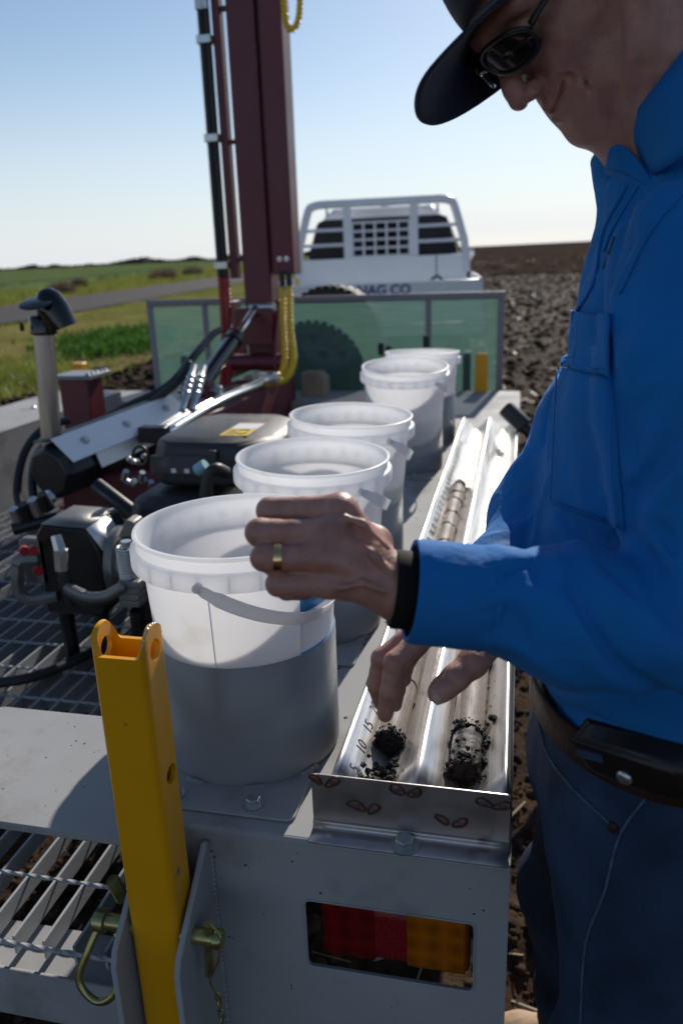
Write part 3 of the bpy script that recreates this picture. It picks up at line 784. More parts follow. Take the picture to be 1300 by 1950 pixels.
def chain(label, pts, loc):
    t = thing('safety_chain', label, 'chain', loc, 'small chains tied to the locking pin')
    P = spline(pts, 40); L = [0]
    for a, b in zip(P, P[1:]): L.append(L[-1]+np.linalg.norm(b-a))
    step = 0.0125; n = int(L[-1]/step)
    ring = None
    for k in range(n):
        s_ = (k+0.5)*step; i = int(np.searchsorted(L, s_)); i = min(max(i, 1), len(P)-1)
        c = P[i]; d = P[i]-P[i-1]; d /= np.linalg.norm(d)
        a, b, _ = frame_from(d, (0, 1, 0))
        if k % 2: a, b = b, -a
        if ring is None:
            mb = MB(); q = []
            for j in range(16):
                an = 2*math.pi*j/16; q.append((0.0038*math.cos(an), 0, 0.0082*math.sin(an)))
            mb.tube(q, 0.00115, 6, closed=True)
            ring = mb.build('chain_link', passiv, None, smooth=180); o = ring; o.parent = t
        else:
            o = inst(ring, 'chain_link', (0, 0, 0), t)
        M = Matrix((( a[0], b[0], d[0], c[0]-loc[0]), (a[1], b[1], d[1], c[1]-loc[1]), (a[2], b[2], d[2], c[2]-loc[2]), (0, 0, 0, 1)))
        o.matrix_local = M
chain('brassy link chain hanging left of the yellow post', [(-0.474, 0.690, PINZ-0.060), (-0.468, 0.680, PINZ-0.13), (-0.466, 0.682, PINZ-0.2), (-0.464, 0.69, PINZ-0.30)], (-0.47, 0.69, PINZ-0.06))
chain('brassy link chain hanging right of the yellow post', [(-0.346, 0.703, PINZ-0.078), (-0.342, 0.70, PINZ-0.12), (-0.346, 0.696, PINZ-0.19), (-0.352, 0.70, PINZ-0.30)], (-0.345, 0.70, PINZ-0.078))

def small_post(label, x, y, z0, z1, w_=0.068, d_=0.05):
    t = thing('support_post', label, 'support post', (x, y, z0))
    o = MB().box((x, y, (z0+z1)/2), (w_, d_, z1-z0)).build('post_tube', yellow_p, t, bevel=0.006)
    for s in (-1, 1):
        MB().cyl((x+s*w_*0.4, y-0.004, z1-0.002), (x+s*w_*0.4, y-0.004, z1+0.006), 0.005, seg=10).build('cap_bolt', zinc, t)
small_post('short yellow post standing at the far right corner of the deck', -0.196, 4.352, ZD-0.004, 1.006)
small_post('yellow post top seen beyond the maroon stand on the far left', -2.64, 4.40, 0.40, 0.965, 0.075, 0.075)

# ============================================================ SAMPLE TRAY
TY0, TY1 = 0.815, 3.22
tray = thing('sample_tray', 'long stainless twin-channel soil core tray with spot-welded end plate', 'sample tray', (-0.11, 0.815, ZD))
def rounded(poly, r, n=4):
    P = [np.array(p) for p in poly]; o = [tuple(P[0])]
    for a, b, c in zip(P, P[1:], P[2:]):
        u, v = a-b, c-b; lu, lv = np.linalg.norm(u), np.linalg.norm(v); k = min(r, lu*0.45, lv*0.45)
        s, e = b+u/lu*k, b+v/lv*k
        for i in range(n+1):
            t = i/n; o.append(tuple((1-t)**2*s+2*t*(1-t)*b+t*t*e))
    o.append(tuple(P[-1])); return o
CR = 0.878
sec = rounded([(-0.2365, ZD+0.002), (-0.214, CR), (-0.160, 0.822), (-0.108, CR-0.001), (-0.053, 0.822), (0.003, CR), (0.0105, ZD+0.002)], 0.008)
Pg = []
for y in np.linspace(TY0+0.004, TY1, 40):
    row = []
    for (x, z) in sec: row.append((x+0.0008*math.sin(y*9+x*40), y, z+0.0007*math.sin(y*7+x*60)))
    Pg.append(row)
sheet_o = MB().grid(Pg).build('channel_sheet', stainless, tray, smooth=60, solid=0.0018)
MB().prism(rounded([(-0.239, 0.809), (-0.239, 0.884), (0.009, 0.884), (0.009, 0.809)], 0.006), 0.0025, (0, TY0-0.0035, 0), ((1, 0, 0), (0, 0, 1), (0, 1, 0))).build('end_plate', stainless_end, tray, bevel=0.0006)
fl_ = []
for k in range(7):
    a = math.radians(90*k/6); fl_.append((0.811-0.001-0.006*math.sin(a)*0.9+0.003, 0.8085+0.0055*0-0.0055*(math.sin(math.radians(90))-math.cos(a))*0.9))
bend = [(TY0-0.0045, 0.815)]+[(TY0-0.0045-0.007*(1-math.cos(math.radians(15*k))), 0.8105-0.007*math.sin(math.radians(15*k))) for k in range(7)]+[(TY0-0.032, 0.8025)]
MB().grid([[(-0.239+0.248*i/8, y, z) for i in range(9)] for (y, z) in bend]).build('end_flange', stainless_end, tray, smooth=60, solid=0.0022)
q = MB(); hexbolt(q, (-0.118, 0.7955, 0.8048), (0, 0, 1), 0.0125, 0.010); bo = q.build('flange_bolt', zinc, tray, smooth=30)
# spot-weld burn marks: paired ovals on the end plate
def oval(mb, cx, cz, a, rx, rz, y, thick):
    rx, rz = rx*random.uniform(1.0, 1.4), rz*random.uniform(1.0, 1.6); a = a+random.uniform(-.3, .3); n = 18; ph0 = random.uniform(0, 6); P = []
    for k in range(n):
        t = 2*math.pi*k/n; wob = 1+0.10*math.sin(3*t+ph0)+0.05*math.sin(7*t); x, z = wob*rx*math.cos(t), wob*rz*math.sin(t); P.append((cx+x*math.cos(a)-z*math.sin(a), y, cz+x*math.sin(a)+z*math.cos(a)))
    mb.tube(P, thick, 6, closed=True)
yw = TY0-0.0041
for (cx, cz) in ((-0.170, 0.842), (-0.062, 0.836), (-0.222, 0.875), (-0.012, 0.868), (-0.118, 0.873)):
    mk = MB(); oval(mk, cx-0.011, cz+0.002, -0.6, 0.0085, 0.0042, yw, 0.0016); oval(mk, cx+0.011, cz, 0.5, 0.0085, 0.0045, yw, 0.0016)
    mo = mk.build('spot_weld', weld_m, tray, smooth=180)
    mc = MB()
    for sx, a in ((-0.011, -0.6), (0.011, 0.5)):
        mc.lathe([(0.0, 0.0008), (0.004, 0.0006), (0.006, 0.0)], (cx+sx, yw+0.0006, cz+0.001), (0, -1, 0), 14)
    mc.build('weld_centre', weld_c, mo, smooth=180)
def text_mesh(fc, name):
    t_ = bpy.data.objects.new(name, fc); COL.objects.link(t_)
    me = bpy.data.meshes.new_from_object(t_.evaluated_get(bpy.context.evaluated_depsgraph_get())); bpy.data.objects.remove(t_)
    o = bpy.data.objects.new(name, me); COL.objects.link(o); return o
from mathutils.bvhtree import BVHTree
_pv = [tuple(p) for r_ in Pg for p in r_]; _nr = len(Pg[0])
TRB = BVHTree.FromPolygons(_pv, [(i*_nr+j, i*_nr+j+1, (i+1)*_nr+j+1, (i+1)*_nr+j) for i in range(len(Pg)-1) for j in range(_nr-1)])
# scale marked along the left slope: figures every five centimetres
sl = np.array((0.054, -0.056)); sl = sl/np.linalg.norm(sl)
for k in range(1, 41):
    fc = bpy.data.curves.new('ruler_number', 'FONT'); fc.body = str(5*k); fc.size = 0.024 if k < 7 else 0.023
    fc.align_x = 'CENTER'; fc.align_y = 'CENTER'; fc.offset = 0.0 if k < 7 else 0.0004; fc.extrude = 0.00012
    fc.materials.append(etch_m if k < 7 else label_dark)
    fo = text_mesh(fc, 'ruler_number'); fo.parent = tray
    # text runs away from the end plate, its top towards the left crest
    ex = Vector((0, 1, 0)); ey = Vector((-sl[0], 0, -sl[1])); ez = ex.cross(ey)
    cpt = Vector((-0.1935, TY0+0.05*k, 0.8588))+ez*0.0027
    cpt = cpt-Vector(ORG[tray].tolist())
    Mx = Matrix(((ex.x, ey.x, ez.x, cpt.x), (ex.y, ey.y, ez.y, cpt.y), (ex.z, ey.z, ez.z, cpt.z), (0, 0, 0, 1)))
    for v in fo.data.vertices:            # press the print flat onto the sheet
        q = TRB.find_nearest((Mx @ v.co)+Vector(ORG[tray].tolist()))
        n_ = q[1] if q[1].z > 0 else -q[1]
        v.co = q[0]+n_*0.00115-Vector(ORG[tray].tolist())

# ---- soil cores lying in the channels
def core_piece(label, x, y0, y1, r, m=core_m, rag=0.15, seed=0, zc=None, tilt=0.0, grp='soil core pieces in the tray'):
    zc = zc if zc is not None else 0.822+r*1.38
    t = thing('soil_core', label, 'soil core', (x, (y0+y1)/2, zc-r), grp)
    n = max(6, int((y1-y0)/0.006)); seg = 28; mb = MB(); V = []; L = (y1-y0)
    for i in range(n+1):
        y = y0+L*i/n
        for k in range(seg):
            a = 2*math.pi*k/seg
            e = 0.0
            V.append((x+r*math.cos(a), y, zc+r*math.sin(a)+tilt*(y-y0)))
    V = np.array(V); nz_ = fbm(V*np.array((70, 35, 70)), seed, 3)*0.0013
    ax = np.array((x, 0, zc)); dd = V-ax; dd[:, 1] = 0; dd[:, 2] -= tilt*(V[:, 1]-y0); ln_ = np.linalg.norm(dd, axis=1, keepdims=True); V = V+dd/ln_*nz_[:, None]
    e0 = (np.arange(len(V)) < seg); e1 = (np.arange(len(V)) >= n*seg)
    V[e0, 1] += fbm(V[e0]*90, seed+3, 2)*rag*r*1.6; V[e1, 1] += fbm(V[e1]*90, seed+5, 2)*rag*r*1.6
    F = [(i*seg+k, i*seg+(k+1) % seg, (i+1)*seg+(k+1) % seg, (i+1)*seg+k) for i in range(n) for k in range(seg)]
    mb.add(V, F); mb.build('core_skin', m, t, smooth=180)
    for (ee, yy_, s) in ((e0, y0, 1), (e1, y1, -1)):
        ring = V[ee]; c = ring.mean(0); mb2 = MB(); rows = [ring]
        for f_ in (0.8, 0.55, 0.3, 0.08):
            rw = c+(ring-c)*f_; rw[:, 1] += fbm(rw*130, seed+7, 3)*0.006-s*-0.0015*(1-f_); rows.append(rw)
        A = np.array(rows); A = np.concatenate([A, A[:, :1]], 1)
        mb2.grid(A).build('broken_end', soil_dark, t, smooth=180)
    return t
XL, XRc = -0.160, -0.053
segs = [(0.945, 1.09, 'soil core length with a broken black end nearest the tray end, left channel'),
        (1.093, 1.34, 'soil core length under the reaching fingers in the left channel'),
        (1.343, 1.60, 'soil core length hidden mostly by the blue cuff in the left channel'),
        (1.604, 1.742, 'pale soil core length just beyond the blue cuff in the left channel'),
        (1.748, 1.861, 'pale soil core length between two thin cracks, left channel'),
        (1.868, 1.961, 'pale soil core length with a crumbled left edge, left channel'),
        (1.969, 2.083, 'third soil core length from the far tip, left channel'),
        (2.093, 2.148, 'short soil core slice next to the far tip, left channel'),
        (2.159, 2.233, 'soil core slice behind the dark far tip, left channel')]
for i, (a, b, lab) in enumerate(segs): core_piece(lab, XL+0.0008*math.sin(i*3), a, b, 0.0205, seed=50+i, rag=0.25 if i > 5 else 0.12)
core_piece('small dark lump of soil at the far tip of the left core', XL, 2.238, 2.290, 0.019, m=soil_dark, seed=70, rag=0.5)
core_piece('soil core length with a dark broken end behind the loose chunk, right channel', XRc, 0.972, 1.34, 0.0225, seed=80, rag=0.3)
core_piece('soil core length under the blue sleeve in the right channel', XRc, 1.343, 1.55, 0.0215, seed=84)
core_piece('loose black broken soil chunk at the near end of the right channel', XRc+0.001, 0.893, 0.966, 0.0205, seed=90, rag=0.6, zc=0.848, tilt=0.08,
           m=mat('core_half', (0.15, 0.13, 0.115), 0.65, var=0.2, vs=8, bump=0.5, bs=60, dirt=(0.014, 0.011, 0.009), ds=14, dthr=(0.36, 0.42)))
# crumbs
def end_ring(x, zc, r, y, n):
    a = RNG.uniform(0, 2*math.pi, n); q = r*RNG.uniform(0.86, 1.06, n)
    return np.stack([x+q*np.cos(a), y+RNG.uniform(-0.006, 0.014, n)**1.0, zc+q*np.sin(a)], -1)
ER = np.concatenate([end_ring(XL, 0.8503, 0.0205, 0.945, 190), end_ring(XRc, 0.853, 0.0225, 0.972, 130), end_ring(XRc+0.001, 0.850, 0.0205, 0.893, 220), end_ring(XRc+0.001, 0.851, 0.0205, 0.925, 50), end_ring(XL, 0.8503, 0.02, 2.236, 120), end_ring(XL, 0.8503, 0.0195, 2.155, 90)]+[end_ring(XL, 0.8503, 0.0195, q_, 55) for q_ in (1.745, 1.865, 1.965, 2.088)])
scatter('soil_crumbs', soil_dark, ER, RNG.gamma(2.0, 0.0007, len(ER))+0.0006, SUB_V, SUB_F, 0.9, 0.25)
cx = np.concatenate([RNG.normal(XL, 0.010, 130), RNG.normal(XRc+0.016, 0.008, 130), RNG.normal(XL, 0.012, 60), RNG.normal(XRc, 0.006, 140)])
cy = np.concatenate([0.85+0.06*RNG.uniform(0, 1, 130)**1.3, RNG.uniform(0.87, 1.25, 130), RNG.uniform(0.90, 2.3, 60), 1.56+1.5*RNG.uniform(0, 1, 140)**1.2])
base = np.where(cx > -0.108, -0.053, -0.160); cz = 0.822+np.abs(cx-base)*1.02
crad = np.concatenate([RNG.gamma(2, 0.0011, 130)+0.001, RNG.gamma(2, 0.0009, 130)+0.0006, RNG.gamma(2, 0.0007, 60)+0.0005, RNG.gamma(2, 0.0005, 140)+0.0005])
cz = cz+crad*0.9+np.concatenate([RNG.uniform(0, 0.010, 130), np.zeros(330)])
scatter('soil_crumbs', soil_dark, np.stack([cx, cy, cz], -1), crad, SUB_V, SUB_F, 0.9, 0.25)

# ============================================================ BUCKETS AND THEIR HOLDERS
def make_bucket(label):
    t = thing('bucket', label, 'bucket', (0, 0, 0), 'white plastic sample buckets in grey holders')
    prof = [(0.0, 0.004), (0.112, 0.004), (0.118, 0.0), (0.121, 0.004), (0.1365, 0.292), (0.1385, 0.298),
            (0.1515, 0.299), (0.1525, 0.301), (0.1525, 0.3215), (0.1510, 0.3235), (0.1440, 0.3245), (0.1430, 0.327), (0.1430, 0.338),
            (0.1465, 0.3395), (0.1475, 0.342), (0.1468, 0.3445), (0.1440, 0.3455), (0.1410, 0.3445), (0.1400, 0.340), (0.1345, 0.290), (0.1195, 0.010), (0.112, 0.007), (0.0, 0.007)]
    b = MB().lathe(prof, seg=96).build('bucket_shell', bucket_m, t, smooth=50)
    rb = MB()
    for k in range(24):
        a = 2*math.pi*k/24; ca, sa = math.cos(a), math.sin(a)
        rb.box((0.1455*ca, 0.1455*sa, 0.3105), (0.0125, 0.0016, 0.0215), ((ca, sa, 0), (-sa, ca, 0), (0, 0, 1)))
    rb.build('rim_rib', bucket_m, t)
    sm_ = MB(); a = math.radians(-88)
    sm_.tube([(0.1215*math.cos(a), 0.1215*math.sin(a), 0.01), (0.1368*math.cos(a), 0.1368*math.sin(a), 0.290)], 0.0012, 6).build('mould_seam', bucket_m, t, smooth=180)
    lb = MB(); rows = []
    for i in range(5):
        z = 0.16+0.11*i/4; r = 0.1215+(0.1365-0.1215)*(z-0.004)/0.288+0.0006
        rows.append([(r*math.cos(q), r*math.sin(q), z) for q in np.linspace(-0.62, 0.62, 20)])
    l1 = lb.grid(rows).build('label', label_white, t, smooth=180, solid=0.0004)
    for (za, zb) in ((0.245, 0.27), (0.16, 0.185)):
        rows = []
        for z in (za, zb):
            r = 0.1215+(0.1365-0.1215)*(z-0.004)/0.288+0.0010
            rows.append([(r*math.cos(q), r*math.sin(q), z) for q in np.linspace(-0.62, 0.62, 20)])
        MB().grid(rows).build('label_band', label_blue, l1, smooth=180, solid=0.0004)
    # bail handle, lying down to one side
    drop = math.radians(30); R = 0.158; P = []
    for k in range(49):
        tt = math.pi*k/48
        P.append((R*math.sin(tt)*math.cos(drop), -R*math.cos(tt), 0.309-R*math.sin(tt)*math.sin(drop)))
    nrm = np.array((math.sin(drop), 0, math.cos(drop)))
    v = []; f = []; n = len(P); w2 = 0.0105; th_ = 0.0012
    for i, p in enumerate(P):
        p = np.array(p); d = np.array(P[min(i+1, n-1)])-np.array(P[max(i-1, 0)]); d /= np.linalg.norm(d); rad = np.cross(d, nrm)
        ww = w2*(1.0 if 2 < i < n-3 else (0.75 if i in (1, 2, n-3, n-2) else 0.45))
        for (a, b_) in ((-ww, -th_), (ww, -th_), (ww, th_), (-ww, th_)): v.append(p+nrm*a+rad*b_)
    for i in range(n-1):
        for k in range(4): f.append((i*4+k, i*4+(k+1) % 4, i*4+4+(k+1) % 4, i*4+4+k))
    f += [(3, 2, 1, 0), ((n-1)*4, (n-1)*4+1, (n-1)*4+2, (n-1)*4+3)]
    h = MB().add(v, f).build('bail_handle', handle_m, t, smooth=40, bevel=0.0006)
    for s in (-1, 1): MB().cyl((0, s*0.150, 0.309), (0, s*0.1605, 0.309), 0.006, seg=14).build('handle_pivot', handle_m, h)
    return t
def make_holder(label):
    t = thing('bucket_holder', label, 'bucket holder', (0, 0, 0), 'grey steel sleeves bolted to the deck')
    pl_ = MB().prism(rrect(0.235, 0.285, 0.012, 4, 0.0, -0.045), 0.004, (0, 0, 0.0008)).build('base_plate', deck_grey, t, bevel=0.001)
    MB().lathe([(0.1345, 0.0052), (0.1345, 0.1885), (0.1335, 0.1895), (0.1325, 0.1885), (0.1325, 0.0052)], seg=96, closed=True).build('sleeve', sleeve_grey, t, smooth=50)
    for a in (-75, -112, -40, 60, 140):
        wd = MB()
        for k in range(6):
            q = math.radians(a+k*1.8); wd.lathe([(0.0, 0.004), (0.0045, 0.002), (0.006, 0)], (0.137*math.cos(q), 0.137*math.sin(q), 0.005), seg=8)
        wd.build('weld_bead', sleeve_grey, t, smooth=180)
    bo = MB(); hexbolt(bo, (0.055, -0.165, 0.0050), (0, 0, 1), 0.0105, 0.009); bo.build('plate_bolt', zinc, t, smooth=30)
    b2 = MB(); hexbolt(b2, (-0.06, -0.165, 0.0050), (0, 0, 1), 0.0105, 0.009); b2.build('plate_bolt', zinc, t, smooth=30)
    return t
B = [((-0.385, 1.003), 0, 0.0, 0.0, 0.0, 'white bucket nearest the camera with the hand over its rim', 'grey sleeve round the nearest bucket, bolted behind the yellow post'),
     ((-0.390, 1.420), 48, 0.5, 2.0, 0.0, 'second white bucket back, directly behind the raised hand', 'grey sleeve round the second bucket back, partly hidden by the hand'),
     ((-0.400, 1.815), 46, 1.0, 2.2, 0.004, 'third white bucket back, its rim overlapping the engine cover', 'grey sleeve round the third bucket back'),
     ((-0.385, 2.690), 50, -3.0, 4.5, 0.010, 'fourth white bucket back, tilted towards the camera with handle down', 'grey sleeve round the tilted fourth bucket, clear of the others'),
     ((-0.375, 3.115), 200, -1.0, 2.0, 0.004, 'farthest white bucket with the blue label showing, by the levers', 'grey sleeve round the farthest bucket')]
bk = make_bucket(B[0][5]); hd = make_holder(B[0][6])
for i, ((x, y), rot, tx, ty, dz, lb_, lh_) in enumerate(B):
    b = bk if i == 0 else copy_tree(bk); h = hd if i == 0 else copy_tree(hd)
    b['label'] = lb_; h['label'] = lh_
    h.location = (x, y, ZD)
    b.location = (x, y, ZD+0.0058+dz)
    b.rotation_euler = (math.radians(ty), math.radians(tx), math.radians(rot))

# ============================================================ DRILL MAST
mt = thing('drill_mast', 'tall maroon steel drill mast with hydraulic ram on its base beam', 'drill mast', (-1.28, 3.9, 0.95))
MB().span((-1.40, 2.55, 0.62), (-1.17, 4.08, 0.95)).build('base_beam', maroon, mt, bevel=0.012)
MB().span((-1.43, 2.50, 0.60), (-1.14, 4.10, 0.62)).build('base_plate', maroon, mt, bevel=0.003)
MB().span((-1.357, 3.88, 1.06), (-1.215, 4.03, 3.35)).build('mast_column', maroon, mt, bevel=0.008)
rl = MB().span((-1.188, 3.84, 1.452), (-1.082, 3.98, 3.35)).build('slide_rail', maroon, mt, bevel=0.006)
MB().span((-1.2145, 3.90, 1.46), (-1.1885, 3.96, 3.35)).build('guide_strip', mat('maroon_deep', (0.07, 0.008, 0.012), 0.5), mt)
for x in (-1.150, -1.115):
    q = MB(); hexbolt(q, (x, 3.839, 1.525), (0, -1, 0), 0.009, 0.008); q.build('rail_bolt', zinc, rl, smooth=30)
# lower gussets and pivot
for x0 in (-1.445, -1.195):
    MB().prism([(3.78, 0.95), (4.08, 0.95), (4.08, 1.10), (4.02, 1.33), (3.90, 1.33), (3.80, 1.14)], 0.016, (x0, 0, 0), ((0, 1, 0), (0, 0, 1), (1, 0, 0))).build('gusset', maroon, mt, bevel=0.003)
MB().cyl((-1.46, 3.83, 1.03), (-1.165, 3.83, 1.03), 0.042, seg=24).build('pivot_tube', maroon, mt)
MB().cyl((-1.168, 3.83, 1.03), (-1.150, 3.83, 1.03), 0.050, seg=24).build('pivot_cap', maroon, mt, bevel=0.003)
MB().span((-1.39, 3.80, 1.12), (-1.20, 3.875, 1.30)).build('cross_plate', maroon, mt, bevel=0.003)
# left hose carrier with hose pair and clamps
MB().span((-1.432, 3.90, 1.44), (-1.392, 3.96, 3.35)).build('hose_carrier', maroon, mt, bevel=0.003)
for zc in (1.52, 2.06, 2.62, 3.1):
    MB().span((-1.3925, 3.915, zc), (-1.3565, 3.945, zc+0.018)).build('carrier_strap', maroon, mt)
for x in (-1.478, -1.450):
    MB().tube([(x, 3.885, 1.45), (x+0.001, 3.885, 2.4), (x, 3.885, 3.35)], 0.0155, 12).build('black_hose', rubber, mt)
for zc in (1.505, 2.085, 2.50):
    MB().span((-1.500, 3.862, zc-0.018), (-1.430, 3.912, zc+0.018)).build('hose_clamp', zinc, mt, bevel=0.003)
for x in (-1.480, -1.450):
    MB().tube([(x, 3.875, 2.62), (x, 3.875, 2.72)], 0.017, 6).build('hose_fitting', zinc, mt)
def spiral_hose(pts, r, core, wrap, parent, name, pitch=0.020):
    P = spline(pts, 14)
    h = MB().tube(P, r*0.86, 10).build(name, core, parent, smooth=180)
    L = [0]
    for a, b in zip(P, P[1:]): L.append(L[-1]+np.linalg.norm(b-a))
    n = int(L[-1]/pitch*10); Q = []; a_ = None
    for k in range(n+1):
        s_ = L[-1]*k/n; i = min(max(int(np.searchsorted(L, s_)), 1), len(P)-1)
        u = (s_-L[i-1])/max(1e-9, L[i]-L[i-1]); c = P[i-1]+(P[i]-P[i-1])*u; d = P[i]-P[i-1]; d /= np.linalg.norm(d)
        if a_ is None: a_, b_, _ = frame_from(d)
        else: a_ = a_-d*(a_ @ d); a_ /= np.linalg.norm(a_); b_ = np.cross(d, a_)
        an = 2*math.pi*s_/pitch; Q.append(c+r*(math.cos(an)*a_+math.sin(an)*b_))
    MB().tube(Q, r*0.30, 5, sx=1.0).build('spiral_wrap', wrap, h, smooth=180)
    return h
for dx in (0, 0.030):
    spiral_hose([(-1.478+dx, 3.885, 1.45), (-1.476+dx, 3.87, 1.25), (-1.465+dx, 3.82, 1.05), (-1.45+dx, 3.72, 0.93)], 0.0145, red_sleeve, red_sleeve, mt, 'red_hose')
spiral_hose([(-1.132, 3.80, 1.40), (-1.130, 3.77, 1.2), (-1.122, 3.74, 1.05), (-1.135, 3.66, 0.975), (-1.19, 3.60, 0.965)], 0.0145, yel_sleeve, yel_sleeve, mt, 'yellow_hose')
spiral_hose([(-1.097, 3.80, 1.40), (-1.090, 3.76, 1.2), (-1.065, 3.70, 1.06), (-1.085, 3.61, 0.975), (-1.18, 3.55, 0.960)], 0.0145, yel_sleeve, yel_sleeve, mt, 'yellow_hose')
for x in (-1.132, -1.097):
    MB().tube([(x, 3.80, 1.47), (x, 3.80, 1.385)], 0.0145, 12).build('black_hose', rubber, mt)
# loop of yellow hose hanging from the top
spiral_hose([(-1.03, 3.75, 2.75), (-1.032, 3.72, 2.62), (-1.022, 3.70, 2.49), (-0.992, 3.69, 2.455), (-0.965, 3.70, 2.50), (-0.958, 3.72, 2.62), (-0.97, 3.75, 2.75), (-1.0, 3.78, 2.85), (-1.08, 3.84, 2.9)], 0.0125, yel_sleeve, yel_sleeve, mt, 'yellow_hose', 0.018)
# hydraulic ram
c0, c1, c2 = np.array((-1.275, 3.02, 1.03)), np.array((-1.283, 3.50, 1.185)), np.array((-1.285, 3.845, 1.30))
ram = MB().tube([c0, c1], 0.036, 24).build('ram_barrel', black_gloss, mt, smooth=40)
d = (c1-c0)/np.linalg.norm(c1-c0)
MB().tube([c1-d*0.055, c1+d*0.006], 0.043, 24).build('ram_gland', black_paint, ram, bevel=0.003)
MB().tube([c0-d*0.035, c0+d*0.02], 0.040, 24).build('ram_base', black_paint, ram, bevel=0.003)
MB().tube([c1, c2], 0.019, 20).build('ram_rod', chrome, mt)
MB().cyl(c2+np.array((-0.035, 0, 0)), c2+np.array((0.10, -0.02, 0.0)), 0.020, seg=18).build('ram_pin', zinc, mt)
for s in (-1, 1):
    MB().prism([(2.93, 0.951), (3.09, 0.951), (3.04, 1.06), (2.97, 1.06)], 0.012, (-1.275+s*0.05-0.006, 0, 0), ((0, 1, 0), (0, 0, 1), (1, 0, 0))).build('ram_lug', maroon, mt, bevel=0.002)
MB().cyl((-1.36, 3.0, 1.02), (-1.19, 3.0, 1.02), 0.016, seg=16).build('lug_pin', zinc, mt)
q = MB(); hexbolt(q, (-1.19, 3.0, 1.02), (1, 0, 0), 0.02, 0.014); q.build('lug_nut', zinc, mt, smooth=30)
# bright pipe pair running down the beam
for k, dx in enumerate((0.0, 0.036)):
    P = spline([(-1.155+dx-0.03, 3.60, 0.985), (-1.15+dx-0.03, 3.3, 0.985), (-1.165+dx-0.03, 2.9, 0.985), (-1.22+dx, 2.45, 0.955)], 8)
    MB().tube(P, 0.0145, 12).build('steel_pipe', chrome, mt, smooth=180)
MB().span((-1.225, 3.545, 0.962), (-1.105, 3.605, 1.010)).build('pipe_clamp', zinc, mt, bevel=0.004)
MB().span((-1.265, 2.42, 0.93), (-1.165, 2.47, 0.985)).build('pipe_clamp', black_paint, mt, bevel=0.004)
# coupling pair standing up from the beam
for k, p in enumerate(((-1.1515, 2.5500, 1.0199), (-1.1270, 2.5800, 1.0145))):
    p = np.array(p); u = np.array((-1.1637, 2.7500, 1.1752))-np.array((-1.1390, 2.5500, 1.0461))
    P = [p+u*t for t in (0, 0.3, 0.36, 0.42, 0.48, 0.54, 0.60, 0.66, 0.72, 0.78, 1.0)]
    R = [0.012, 0.012, 0.019, 0.014, 0.020, 0.014, 0.020, 0.014, 0.019, 0.015, 0.013]
    MB().tube(P, R, 14).build('coupling', zinc, mt, smooth=30)
MB().span((-1.31, 2.50, 0.905), (-1.20, 2.60, 0.955)).build('valve_block', black_paint, mt, bevel=0.004)

def hose(name, label, pts, r, m=rubber, group=None, parts=None):
    P = spline(pts, 10)
    o = MB().tube(P, r, 12).build(name, m, None, smooth=180, loc=tuple(P[0])); tag(o, label, 'hose', group); return o
hose('hydraulic_hose', 'black hose arching from behind the maroon stand up to the ram top', [(-1.6419, 2.7500, 0.9108), (-1.4732, 2.7500, 0.9951), (-1.3132, 2.8000, 1.0684), (-1.2533, 2.9500, 1.1702), (-1.2805, 3.2000, 1.2188), (-1.2985, 3.3500, 1.2324)], 0.016, group='black hydraulic hoses')
hose('hydraulic_hose', 'lower black hose running left from the coupling pair', [(-1.6633, 2.7000, 0.8793), (-1.4530, 2.6800, 0.9577), (-1.2454, 2.7000, 1.0838), (-1.2049, 2.7800, 1.1602)], 0.015, group='black hydraulic hoses')
hose('hydraulic_hose', 'outer black hose looping up beside the mudguard wall', [(-1.5641, 2.1500, 0.7392), (-1.6062, 2.2000, 0.8220), (-1.6255, 2.3000, 0.9227), (-1.6049, 2.4000, 0.9838), (-1.5719, 2.5000, 0.9922)], 0.014, group='black hydraulic hoses')
hose('hydraulic_hose', 'inner black hose looping up nearer the exhaust pipe', [(-1.5164, 2.1500, 0.7590), (-1.5447, 2.2000, 0.8507), (-1.5789, 2.3000, 0.9145), (-1.5700, 2.4000, 0.9469)], 0.014, group='black hydraulic hoses')
hose('hydraulic_hose', 'black hose lying on the mesh floor beside the yellow post', [(-1.2529, 1.4485, 0.5500), (-1.1458, 1.5039, 0.5500), (-1.0781, 1.6092, 0.5500), (-1.0406, 1.7341, 0.5500)], 0.013, group='black hydraulic hoses')

# maroon stand with a capped top, left of the engine
st = thing('support_stand', 'short maroon square stand with a grey studded top plate', 'stand', (-1.79, 2.95, 0.55))
MB().span((-1.845, 2.90, 0.53), (-1.715, 3.03, 1.08)).build('stand_tube', maroon, st, bevel=0.006)
tp = MB().span((-1.86, 2.875, 1.0805), (-1.685, 3.05, 1.098)).build('top_plate', frame_grey, st, bevel=0.002)
for k in range(5):
    MB().tube([(-1.70, 2.89+0.035*k, 1.0985), (-1.70, 2.89+0.035*k, 1.108)], [0.012, 0.006], 8).build('stud', zinc, tp)
MB().span((-1.90, 2.86, 0.532), (-1.66, 3.07, 0.545)).build('foot_plate', maroon, st)

# ============================================================ ENGINE, EXHAUST, PUMP
en = thing('engine', 'black twin cylinder petrol engine with flat air cleaner cover and bright muffler shield', 'engine', (-0.95, 2.1, 0.53))
MB().span((-1.02, 1.95, 0.533), (-0.62, 2.45, 0.60)).build('engine_bed', black_paint, en, bevel=0.006)
MB().prism(rrect(0.34, 0.36, 0.06, 5, -0.80, 2.16), 0.24, (0, 0, 0.60)).build('crankcase', alu, en, bevel=0.01)
